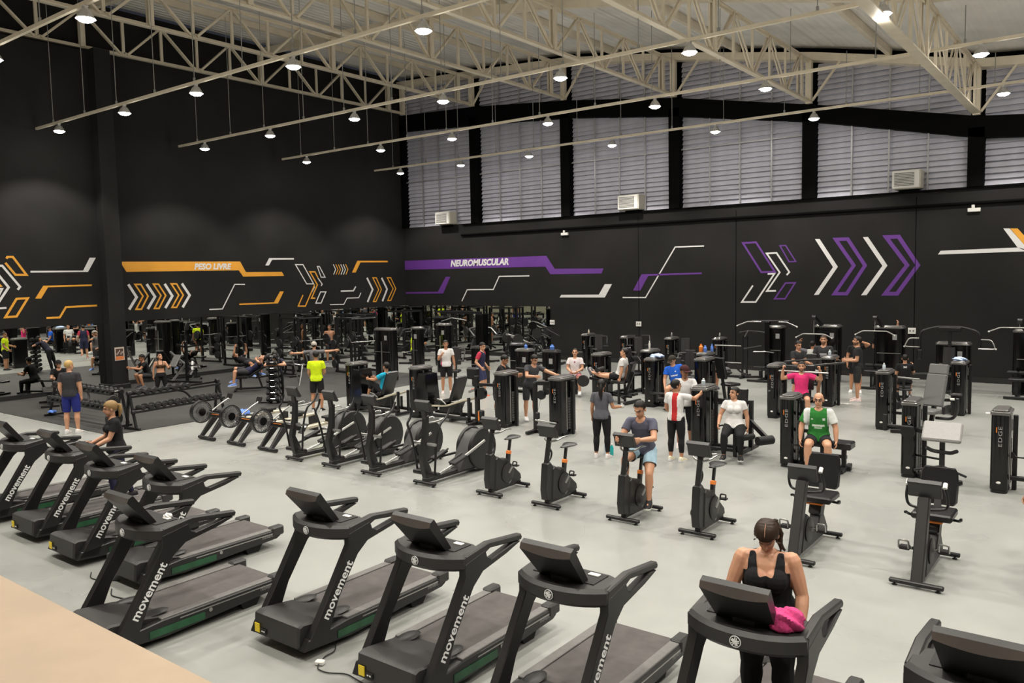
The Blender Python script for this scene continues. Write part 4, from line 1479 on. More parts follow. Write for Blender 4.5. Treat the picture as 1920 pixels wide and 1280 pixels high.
r = machine('leg_extension', 'leg extension machine with the man in the white shirt, legs raised', -12.55, 20.85, w=.32, d=.70)
T = (.95, -.55, -PI / 2 + R_(10))
ST(T).pad((0, 0, .62), (.42, .46, .09)).build('seat', 'pad', r)
ST(T).pad((0, .33, .92), (.38, .10, .56), rotx(R_(-16))).build('backrest', 'pad', r)
ST(T).beam((0, .1, .1), (0, .40, .9), .07, .08).build('back_post', 'metal', r)
for sx in (-1, 1):
    ST(T).box((sx * .26, .05, .30), (.06, .06, .60)).build('seat_post', 'metal', r)
    ST(T).tube([(sx * .27, .22, .60), (sx * .30, .0, .66), (sx * .30, -.12, .66)], .02, 7).build('side_handle', 'rubber', r)
ST(T).beam((0, -.2, .56), (0, -.95, .68), .07, .07).build('lever_arm', 'metal', r)
ST(T).cyl((-.26, -.62, .95), (.26, -.62, .95), .065, n=12).build('roller_pad', 'rubber', r)
ST(T).cyl((.20, -1.05, .62), (.30, -1.05, .62), .17, n=16).build('cam', 'rubber', r)
ST(T).box((0, -.35, .3), (.42, .1, .52), .02).build('front_panel', 'gloss', r)
floor_bars(r, [((.15, -.5), (1.4, -.7)), ((.15, -.2), (1.3, -.35)), ((1.2, -.9), (1.25, -.1))], .22)
floor_bars(r, [((.1, -.7), (.1, .2)), ((1.3, -.95), (1.35, -.1))])

r = machine('leg_curl', 'machine with the seated man in the bright blue shirt', -10.5, 20.3, w=.32, d=.66)
seat_unit(r, (.72, -.10, R_(30)), .52)
side_handles(r, (.72, -.10, R_(30)), .56)
floor_bars(r, [((.1, 0), (.8, 0)), ((.6, -.6), (.9, .4))])
MB().tube(fillet([(.05, -.38, .42), (.35, -.55, .44), (.95, -.40, .44)], .1, 3), .035, 8).build('shin_bar', 'metal', r)
roller(r, (.62, -.5, R_(30)), 0, .30)

r = machine('torso_machine', 'dark machine hidden behind the man in blue, its head rest in view', -9.25, 20.85, w=.34, d=.66, text=False)
seat_unit(r, (.45, .75, R_(160)), .52)
handles(r, (.45, .75, R_(160)), .85)
floor_bars(r, [((0, .3), (.5, .9))])

r = machine('chest_machine', 'dark tower with bottles on its top, behind the red striped shirt', -9.85, 22.3, w=.32, d=.66)
seat_unit(r, (-.70, .35, R_(20)))
handles(r, (-.70, .35, R_(20)), .9)
floor_bars(r, [((-.1, .2), (-.8, .4)), ((-.75, 0), (-.75, .9))])

r = machine('back_machine', 'dark tower behind the leg extension, white device on top', -11.75, 22.45, w=.34, d=.70)
seat_unit(r, (-.45, -.25, R_(60)), .55)
handles(r, (-.45, -.25, R_(60)), .75)
side_handles(r, (-.45, -.25, R_(60)), .6)
floor_bars(r, [((-.1, 0), (-.9, -.2)), ((-.5, -.7), (-.5, .3)), ((-.9, -.7), (-.9, .3))])

r = machine('lateral_raise', 'dark tower at the left of two, behind the leaning men', -15.5, 20.95, w=.55, d=.42, wide=True, text=False)
MB().box((.0, -.4, .12), (.56, .3, .06), .01).build('foot_plate', 'steel', r)
r = machine('rotary_torso', 'dark tall tower directly left of the seated man in white and pink', -14.45, 20.95, w=.52, d=.42, wide=True, text=False, cap='capdark')
MB().beam((-.3, -.3, .42), (-.05, -.3, .42), .05, .04).build('foot_bar', 'steel', r)
seat_unit(r, (.85, .1, R_(24)), .46)
roller(r, (.95, -.35, R_(24)), 0, .30, .3)
r = machine('fly_machine', 'dark tower behind the man in navy with red sleeves', -17.5, 21.1, w=.50, d=.5, wide=True, text=False, cap='capdark')
seat_unit(r, (-.75, -.5, R_(30)), .48)
handles(r, (-.75, -.5, R_(30)), .9)
r = machine('dip_machine', 'broad dark tower behind the two leaning men, nearest the mirror', -17.0, 22.7, w=.62, d=.5, wide=True, text=False, cap='capdark')
seat_unit(r, (.0, .8, R_(200)), .48)
handles(r, (.0, .8, R_(200)), .9)

r = machine('rear_delt', 'right tower of the pair framing the man in the pink shirt', -6.42, 22.75, w=.30, d=.66)
seat_unit(r, (-.6, .2, R_(15)))
MB().tube(fillet([(-.1, 0, 1.26), (-.7, .0, 1.22), (-1.1, -.5, 1.20)], .1, 3), .028, 8).build('lever_arm', 'metal', r)
MB().tube([(-.1, -.1, .95), (-.6, -.3, .98)], .024, 8).build('lever_arm', 'steel', r)
floor_bars(r, [((0, .1), (-.7, .3)), ((-.6, -.3), (-.6, .6))])
r = machine('hip_adductor', 'round capped tower right of the grey abductor seat, blue cloth on top', -3.3, 22.95, w=.32, d=.66)
MB().beam((-.1, -.1, .36), (-.95, -.5, .36), .07, .07).build('cross_bar', 'metal', r)
MB().tube([(-.15, -.2, 1.05), (-1.0, -.4, 1.02)], .022, 7).build('top_handle', 'metal', r)
MB().cyl((-.15, -.38, .42), (-.05, -.38, .42), .03, n=8).build('bolt', 'white', r)
floor_bars(r, [((0, 0), (-.9, -.4))])

# ---- row along the back wall
def wall_machine(name, label, x, y, rz, kind):
    r = machine(name, label, x, y, w=.30, d=.66)
    T = (.62, -.25, rz)
    seat_unit(r, T, .5)
    if kind == 0:
        handles(r, T, .92)
    elif kind == 1:
        roller(r, T, -.42, .32)
        side_handles(r, T, .58)
    elif kind == 2:
        handles(r, T, 1.05, .42, -.05)
        roller(r, T, -.30, .62)
    floor_bars(r, [((.1, 0), (.7, -.1)), ((.62, -.65), (.62, .35))])
    MB().beam((.1, -.1, .78), (.5, -.2, .78), .04, .04).build('cross_bar', 'steel', r)
    return r


wall_machine('biceps_machine', 'leftmost tower machine along the back wall, right of the mirror', -17.15, 27.5, R_(30), 0)
wall_machine('triceps_machine', 'second tower machine along the back wall, under the first socket', -15.1, 27.0, R_(30), 2)
wall_machine('abdominal_machine', 'third tower machine along the back wall, man lying forward beside it', -13.3, 27.1, R_(20), 1)
r = machine('dip_tower', 'narrow tower by the back wall joined to a stand with angled handles', -11.65, 27.6, w=.30, d=.66)
for x in (.98, 1.14):
    MB().box((x, -.35, .74), (.06, .06, 1.48)).build('stand_post', 'metal', r)
for z in (1.12, .52):
    MB().cyl((-.02, -.38, z), (.98, -.36, z), .02, n=8).build('cross_bar', 'steel', r)
MB().tube(fillet([(.92, -.5, 1.60), (1.2, -.4, 1.66), (1.5, -.3, 1.64), (1.8, -.25, 1.60)], .08, 3), .03, 8).build('top_bar', 'metal', r)
MB().tube([(1.12, -.5, 1.46), (1.24, -.5, 1.68)], .02, 7).build('angled_grip', 'steel', r)
floor_bars(r, [((.0, -.42), (1.1, -.40)), ((1.05, -.75), (1.05, .2)), ((1.05, -.4), (1.6, -.1))])
MB().box((1.55, -.1, .14), (.10, .14, .26), .01).build('rear_foot', 'metal', r)


def pulldown(label, x, y, seat=True, w=.78, h=1.90, bar_z=1.92, bar_x=-.1, boom=True, barw=1.15):
    r = machine('lat_pulldown', label, x, y, grp='pulldown machines', w=w, d=.46, h=h, wide=True, text=False)
    if boom:
        MB().beam((bar_x + .12, -.1, h - .05), (bar_x, -.62, h + .26), .11, .12, .02).build('boom', 'metal', r)
        MB().cyl((bar_x - .06, -.62, h + .26), (bar_x + .06, -.62, h + .26), .08, n=12).build('pulley_wheel', 'metal', r)
        MB().cyl((bar_x, -.66, bar_z), (bar_x, -.64, h + .22), .006, n=5).build('steel_cable', 'cable', r)
    b = barw / 2
    if not seat and not boom:
        MB().box((0, -.245, h * .45), (.05, .02, h * .6)).build('front_strip', 'steel', r, 0)
        return r
    MB().tube(fillet([(bar_x - b, -.66, bar_z - .12), (bar_x - b * .62, -.66, bar_z), (bar_x + b * .62, -.66, bar_z), (bar_x + b, -.66, bar_z - .12)], .05, 3), .018, 8).build('pull_bar', 'steel', r)
    for sx in (-1, 1):
        MB().ell((bar_x + sx * b, -.66, bar_z - .125), .028, 8, 6).build('bar_end', 'white', r)
    if seat:
        seat_unit(r, (bar_x, -.95, PI), .50, False)
        roller(r, (bar_x, -.66, 0), 0, .70, .5)
        MB().box((bar_x, -.55, .36), (.08, .08, .72)).build('knee_post', 'metal', r)
    floor_bars(r, [((bar_x, -.2), (bar_x, -1.2)), ((bar_x - .3, -1.18), (bar_x + .3, -1.18))])
    return r


pulldown('lat pulldown tower behind the bearded man, a hand on its bar', -7.9, 27.75, True, .80, 1.90, 1.62, -.28)
pulldown('lat pulldown tower with the man in black reaching for its bar', -5.95, 27.55, True, .86, 1.92, 1.78, -.3)
pulldown('wide pulldown machine at the right edge by the back wall', -2.1, 27.35, True, .96, 1.90, 1.98, -.28, True, 1.5)
r = machine('assisted_pullup', 'tall dark pull-up tower with bent bars at its top, by the back wall', -9.5, 27.4, 'exercise machine', 'pulldown machines', w=.46, d=.5, h=1.86, wide=True, text=False)
MB().box((-.22, -.30, 1.0), (.16, .14, 2.0), .01).build('front_post', 'gloss', r)
MB().cyl((-.75, -.35, 2.02), (.5, -.3, 2.04), .03, n=8).build('top_beam', 'metal', r)
MB().tube([(-1.2, -.55, 1.86), (-.85, -.5, 2.0), (-.4, -.45, 2.0)], .02, 7).build('pull_bar', 'steel', r)
MB().tube([(.2, -.45, 2.0), (.5, -.5, 2.0), (.85, -.55, 1.86)], .02, 7).build('pull_bar', 'steel', r)
for sx in (-1.2, .85):
    MB().ell((sx, -.55, 1.855), .028, 8, 6).build('bar_end', 'white', r)
MB().tube([(-.6, -.62, .98), (-.25, -.4, .98), (.1, -.62, .98)], .022, 7).build('dip_handle', 'steel', r)
MB().tube([(-.95, -.6, 1.06), (-.4, -.4, 1.16)], .04, 8).build('arm_pad', 'rubber', r)
MB().pad((-.3, -.75, .48), (.4, .3, .07)).build('knee_pad', 'pad', r)
floor_bars(r, [((-.3, -.1), (-.3, -1.1)), ((-.65, -1.05), (.1, -1.05))])

r = machine('pec_deck', 'machine with an arched tube frame on top, by the back wall at right', -4.15, 27.55, 'exercise machine', 'weight machines', w=.92, d=.46, h=1.46, wide=True, text=False)
MB().beam((-.05, -.35, 0), (-.05, -.35, 1.85), .08, .08).build('front_post', 'metal', r)
MB().pad((-.05, -.42, 1.86), (.62, .12, .14)).build('top_cover', 'metal', r)
MB().tube(fillet([(-.85, -.45, 1.20), (-.85, -.45, 1.80), (-.4, -.42, 1.94), (.3, -.42, 1.94), (.75, -.45, 1.80), (.75, -.45, 1.30)], .16, 4), .035, 8).build('arch_tube', 'metal', r)
for sx, x in ((-1, -.85), (1, .75)):
    MB().tube(fillet([(x, -.45, 1.58), (x + sx * .3, -.5, 1.58), (x + sx * .42, -.55, 1.32), (x - sx * .02, -.6, 1.32)], .08, 3), .018, 7).build('swing_handle', 'steel', r)
    MB().ell((x + sx * .42, -.55, 1.32), .026, 8, 6).build('bar_end', 'white', r)
MB().pad((-.85, -.47, 1.08), (.14, .1, .3)).build('arm_pad', 'pad', r)
seat_unit(r, (-.05, -.85, 0), .5)
floor_bars(r, [((-.05, 0), (-.05, -1.1)), ((-.4, -1.05), (.3, -1.05))])

# ---- tall machines at the edge of the free weight mat
pulldown('tall rounded black pulldown tower at the mat edge, wider than its neighbour', -21.65, 20.7, False, .95, 1.92, 1.95, 0, False)
pulldown('tall black tower directly right of the widest rounded one', -21.0, 21.7, False, .42, 1.92, 1.80, .3, False)
r = pulldown('tall black tower behind the standing man in white', -21.4, 23.6, False, .62, 1.93, 1.9, .2, False)
r = machine('cable_crossover', 'tall black cable frame by the mirror left of the corner', -23.2, 25.4, 'exercise machine', 'pulldown machines', w=.5, d=.4, h=2.1, wide=True, text=False, cap='capdark')
MB().beam((0, 0, 2.25), (2.0, .3, 2.25), .1, .1).build('top_beam', 'metal', r)
MB().box((2.0, .3, 1.1), (.4, .4, 2.2), .03).build('end_tower', 'gloss', r)
MB().tube([(.3, -.3, 1.9), (.9, -.3, 2.05), (1.6, -.2, 1.95)], .02, 7).build('pull_bar', 'steel', r)

# ================================================================ free weights
DB = {}


def dumbbell(loc, rz, label, group, s=1.0):
    k = round(s, 2)
    t = thing('dumbbell', label, 'dumbbell', loc, rz, group)
    if k not in DB:
        a = MB().cyl((-.09 * s, 0, 0), (.09 * s, 0, 0), .016, n=6).build('grip', 'chrome', t)
        b = MB().lathe([(.045 * s, 0), (.062 * s, .01), (.062 * s, .075 * s), (.05 * s, .085 * s)], (.06 * s, 0, 0), 'x', 8).build('head', 'rubber', t)
        c = MB().lathe([(.045 * s, 0), (.062 * s, -.01), (.062 * s, -.075 * s), (.05 * s, -.085 * s)], (-.06 * s, 0, 0), 'x', 8).build('head', 'rubber', t)
        d = MB().cyl((.06 * s + .083 * s, 0, 0), (.06 * s + .088 * s, 0, 0), .03 * s, n=8).build('head_plate', 'steel', t)
        DB[k] = [('grip', a.data), ('head', b.data), ('head', c.data), ('head_plate', d.data)]
    else:
        for n_, d_ in DB[k]:
            put(n_, d_, t)
    return t


def db_rack(loc, rz, L, label, nu, nl, where):
    t = thing('dumbbell_rack', label, 'dumbbell rack', loc, rz, None)
    for sx in (-1, 1):
        x = sx * L / 2
        MB().box((x, 0, .03), (.07, .62, .06), .01).build('foot', 'metal', t)
        MB().beam((x, -.16, .04), (x, .06, .92), .05, .06).build('leg', 'metal', t)
        MB().beam((x, .22, .04), (x, .08, .92), .05, .06).build('leg', 'metal', t)
        MB().cyl((x - .05, .07, .92), (x + .05, .07, .92), .055, n=10).build('knuckle', 'metal', t)
        MB().cyl((x - .05, -.08, .45), (x + .05, -.08, .45), .05, n=10).build('knuckle', 'metal', t)
    for z, y, nm in ((.86, .04, 'upper_shelf'), (.48, -.12, 'lower_shelf')):
        s = MB()
        for dy in (-.09, .09):
            s.beam((-L / 2, y + dy, z - dy * -.3), (L / 2, y + dy, z - dy * -.3), .04, .05)
        s.build(nm, 'metal', t, 0)
    MB().tube(fillet([(-.1, .05, .86), (.25, .0, .76), (.42, -.1, .5)], .1, 3), .03, 7).build('brace', 'metal', t)
    c, s_ = math.cos(rz), math.sin(rz)
    for n_, z, y, tier in ((nu, .94, .04, 'upper'), (nl, .56, -.12, 'lower')):
        for k in range(n_):
            x = -L / 2 + .18 + (L - .36) * k / max(1, n_ - 1) * (.62 if (tier == 'upper' and n_ < 9) else 1)
            dumbbell((loc[0] + x * c - y * s_, loc[1] + x * s_ + y * c, z), rz + PI / 2, 'black round dumbbell on the %s tier of %s' % (tier, where), 'dumbbells, %s tier of %s' % (tier, where), 1.0 + .25 * ((k * 3) % 4) / 3)
    return t


db_rack((-20.25, 11.62, .012), R_(97), 2.75, 'long two tier dumbbell rack parallel to the left wall', 8, 13, 'the long rack')
db_rack((-22.55, 10.25, .012), R_(0), 3.7, 'two tier dumbbell rack behind the standing man in blue shorts', 14, 14, 'the rack at left')
# plates hanging on the end of the left rack
for k, z in enumerate((.30, .52, .74)):
    t = thing('weight_plate', ['lowest', 'middle', 'uppermost'][k] + ' black weight plate stored at the end of the left rack', 'weight plate', (-20.45, 9.98, z), 0, 'plates at the end of the left rack')
    MB().lathe([(.03, -.03), (.15 + .03 * (2 - k), -.03), (.17 + .03 * (2 - k), 0), (.15 + .03 * (2 - k), .03), (.03, .03)], (0, 0, 0), 'x', 18).build('disc', 'rubber', t)
    MB().cyl((-.05, 0, 0), (.08, 0, 0), .028, n=8).build('hub', 'steel', t)
# dumbbell tower
p = at(515, 756)
t = thing('dumbbell_tower', 'vertical dumbbell tower stacked with small dumbbells beside the incline bench', 'dumbbell rack', (p[0], p[1], .012), R_(35))
for sx in (-1, 1):
    MB().box((sx * .12, 0, .74), (.06, .06, 1.46), .01).build('post', 'metal', t)
    MB().box((sx * .32, 0, .03), (.5, .08, .06), .01).build('foot', 'metal', t)
for k in range(8):
    z = .16 + .185 * k
    MB().box((0, -.07, z - .07), (.34, .16, .025)).build('cradle', 'metal', t, 0)
    for yy in (-.12, .10):
        a = R_(35)
        dumbbell((p[0] - yy * math.sin(a), p[1] + yy * math.cos(a), z), R_(35), 'black dumbbell resting in a cradle of the vertical tower', 'dumbbells in the vertical tower', 1.0 + .35 * (7 - k) / 7)


def bench(label, loc, rz, tilt=0, m='pad'):
    t = thing('weight_bench', label, 'bench', (loc[0], loc[1], .012), rz)
    MB().pad((0, -.42, .46), (.30, .38, .07)).build('seat', m, t)
    a = R_(tilt)
    MB().pad((0, -.2 + .46 * math.cos(a), .46 + .46 * math.sin(a)), (.30, .9, .07), rotx(a)).build('backrest', m, t)
    MB().beam((0, -.6, .08), (0, .55, .08), .08, .06).build('base_bar', 'metal', t)
    MB().box((0, -.45, .24), (.07, .07, .40)).build('post', 'metal', t)
    MB().beam((0, .25, .08), (0, .1, .46 + .25 * math.sin(a)), .06, .06).build('back_strut', 'metal', t)
    for y in (-.62, .55):
        MB().box((0, y, .04), (.5, .07, .07), .01).build('foot', 'metal', t)
    return t


bench('incline bench where the man in the navy shirt lies back', at(478, 732), R_(-37), 32)
bench('flat bench near the mirror behind the dumbbell tower', at(540, 705), R_(80), 0)
bench('grey incline bench by the mirror behind the kneeling woman', at(345, 712), R_(150), 45, 'padmid')
bench('flat bench under the man in black lying by the left mirror', (-27.15, 18.6), R_(280) + math.pi, 0)
bench('flat bench close to the corner mirror', (-25.5, 24.2), R_(20), 0)
bench('flat bench on the mat at far left by the mirror', (-26.6, 11.0), R_(70), 0)


def power_rack(label, x, y, rz, bar=True):
    t = thing('power_rack', label, 'rack', (x, y, .012), rz)
    for sx in (-1, 1):
        for yy in (-.55, .55):
            MB().box((sx * .6, yy, 1.1), (.08, .08, 2.2)).build('post', 'metal', t, 0)
        MB().box((sx * .6, 0, .04), (.08, 1.3, .08)).build('floor_bar', 'metal', t, 0)
        MB().box((sx * .6, 0, 2.18), (.07, 1.2, .07)).build('top_bar', 'metal', t, 0)
        MB().box((sx * .6, 0, .7), (.05, 1.1, .06)).build('safety_bar', 'steel', t, 0)
    for yy in (-.55, .55):
        MB().cyl((-.62, yy, 2.16), (.62, yy, 2.16), .025, n=8).build('cross_bar', 'metal', t)
    if bar:
        MB().cyl((-1.05, -.62, 1.25), (1.05, -.62, 1.25), .016, n=8).build('barbell', 'chrome', t)
        for sx in (-1, 1):
            for k in range(2):
                MB().lathe([(.03, -.02), (.22 - .04 * k, -.02), (.22 - .04 * k, .02), (.03, .02)], (sx * (.78 + .06 * k), -.62, 1.25), 'x', 18).build('plate', 'rubber', t)
    for k in range(3):
        for sx in (-1, 1):
            MB().lathe([(.03, -.03), (.17, -.03), (.17, .03), (.03, .03)], (sx * .72, .55, .35 + .4 * k), 'x', 16).build('stored_plate', 'rubber', t)
    return t


power_rack('black power rack against the left mirror, nearest the corner', -27.2, 27.2, R_(90))
power_rack('black power rack against the left mirror, second from the corner', -27.3, 24.3, R_(90))
power_rack('black power rack against the left mirror, third from the corner', -27.3, 21.3, R_(90))
power_rack('black power rack behind the shirtless man', -24.6, 21.9, R_(80))
power_rack('black squat rack by the back mirror', -24.4, 27.6, R_(0), False)
for k, (x, y, lab) in enumerate([(-25.0, 25.6, 'plate loaded press near the corner, angled arms raised'), (-22.6, 27.4, 'plate loaded press by the back mirror, left of the tall towers'), (-19.3, 27.6, 'plate loaded press by the back mirror behind the man in white'), (-18.6, 24.6, 'plate loaded press between the back mirror and the leaning men')]):
    t = thing('plate_press', lab, 'exercise machine', (x, y, .012), R_(25 + 40 * k), 'plate loaded machines')
    MB().beam((0, -.7, .06), (0, .7, .06), .09, .08).build('base_bar', 'metal', t)
    for yy in (-.65, .65):
        MB().box((0, yy, .04), (1.0, .08, .08), .01).build('foot', 'metal', t)
    MB().beam((0, .55, .06), (0, .25, 1.5), .09, .09).build('main_post', 'metal', t)
    MB().pad((0, -.2, .48), (.36, .4, .08)).build('seat', 'pad', t)
    MB().pad((0, .12, .85), (.34, .08, .7), rotx(R_(-15))).build('backrest', 'pad', t)
    for sx in (-1, 1):
        MB().tube(fillet([(sx * .1, .35, 1.5), (sx * .55, .2, 1.45), (sx * .55, -.4, 1.15)], .1, 3), .03, 8).build('lever_arm', 'steel' if k % 2 else 'metal', t)
        MB().beam((sx * .2, .5, .9), (sx * .62, -.1, .55), .06, .06).build('side_tube', 'metal', t)
        MB().lathe([(.03, -.03), (.2, -.03), (.2, .03), (.03, .03)], (sx * .70, .15, 1.35), 'x', 18).build('plate', 'rubber', t)
        MB().cyl((sx * .5, -.4, 1.15), (sx * .75, -.4, 1.15), .03, n=8).build('grip', 'rubber', t)
        MB().cyl((sx * .55, .6, .4), (sx * .8, .6, .4), .022, n=8).build('plate_horn', 'chrome', t)
# pale tubular stand held by the man with spread arms
p = at(566, 722)
t = thing('dip_stand', 'pale grey bent tube stand in front of the man with spread arms', 'exercise machine', (p[0], p[1], .012), R_(20))
for sx in (-1, 1):
    MB().tube(fillet([(sx * .30, .3, 0), (sx * .28, .1, .5), (sx * .30, -.1, 1.0), (sx * .30, -.25, 1.25)], .15, 4), .025, 8).build('side_tube', 'steel', t)
MB().tube(fillet([(-.30, .0, .75), (-.1, .1, .7), (.1, .1, .7), (.30, .0, .75)], .08, 3), .022, 8).build('cross_tube', 'steel', t)
MB().tube([(0, .1, .7), (.05, -.1, .35), (.05, -.25, 0)], .025, 8).build('front_tube', 'steel', t)
p = at(352, 716)
t = thing('lever_bench', 'black bench machine with angled tubes behind the kneeling woman', 'exercise machine', (p[0], p[1], .012), R_(20))
MB().box((0, 0, .75), (.09, .09, 1.5)).build('post', 'metal', t)
for sx in (-1, 1):
    MB().beam((sx * .5, .1, 1.38), (0, .0, 1.3), .06, .06).build('rack_arm', 'metal', t)
    MB().beam((sx * .45, -.3, .05), (sx * .1, .2, .75), .07, .07).build('leg', 'steel', t)
    MB().tube([(sx * .2, -.1, .6), (sx * .7, -.35, .7), (sx * .95, -.4, .55)], .022, 7).build('lever_arm', 'metal', t)
MB().pad((-.35, -.2, .80), (.30, .55, .07), rotx(R_(50))).build('backrest', 'padmid', t)
MB().pad((.45, -.35, .35), (.2, .3, .2), rotx(R_(40))).build('roller_pad', 'pad', t)
MB().beam((-.8, -.35, .05), (.9, -.35, .05), .08, .06).build('floor_bar', 'metal', t)
# ================================================================ people
def skin_material():
    m = bpy.data.materials.new('skin')
    m.use_nodes = True
    nt = m.node_tree
    b = nt.nodes['Principled BSDF']
    a = nt.nodes.new('ShaderNodeVertexColor')
    a.layer_name = 'Tone'
    nz = nt.nodes.new('ShaderNodeTexNoise')
    nz.inputs['Scale'].default_value = 25
    mx = nt.nodes.new('ShaderNodeMix')
    mx.data_type = 'RGBA'
    mx.blend_type = 'MULTIPLY'
    mx.inputs[0].default_value = 0.18
    nt.links.new(a.outputs['Color'], mx.inputs[6])
    nt.links.new(nz.outputs['Color'], mx.inputs[7])
    nt.links.new(mx.outputs[2], b.inputs['Base Color'])
    b.inputs['Roughness'].default_value = 0.5
    b.inputs['Subsurface Weight'].default_value = 0.0
    return m


M['skin'] = skin_material()
FAB = {}


def fabric(c, rough=.85):
    k = tuple(round(v, 3) for v in c) + (rough,)
    if k not in FAB:
        FAB[k] = mat('fabric_%d' % len(FAB), c, rough, noise=0.10, scale=14, spec=0.25, bump=0.08)
    return FAB[k]


BLACKF, DKGREY, GREY = (.010, .010, .011), (.030, .030, .034), (.085, .085, .10)
WHITEF, NAVY = (.62, .61, .60), (.022, .022, .055)
HAIRK, HAIRB, HAIRBL = (.009, .007, .006), (.030, .017, .010), (.24, .15, .06)
SKIN_L, SKIN_M, SKIN_D = (.58, .30, .18), (.46, .22, .12), (.30, .135, .07)


def unit(v):
    v = np.array(v, float)
    return v / (np.linalg.norm(v) + 1e-9)


def chain(mb, pts, rad, n=10):
    """tapered tube through pts with round ends: one closed volume"""
    P = [np.array(p, float) for p in pts]
    d0, d1 = unit(P[0] - P[1]), unit(P[-1] - P[-2])
    PP, RR = [], []
    for t in (.95, .6):
        PP.append(P[0] + d0 * rad[0] * t)
        RR.append(rad[0] * math.sqrt(1 - t * t))
    PP += P
    RR += list(rad)
    for t in (.6, .95):
        PP.append(P[-1] + d1 * rad[-1] * t)
        RR.append(rad[-1] * math.sqrt(1 - t * t))
    mb.tube(PP, RR, n)


STAND = dict(thigh=(.05, .03, -1), shin=(.02, -.05, -1))
HANG = ((.16, .02, -1), (.02, .18, -1))
PEOPLE = []


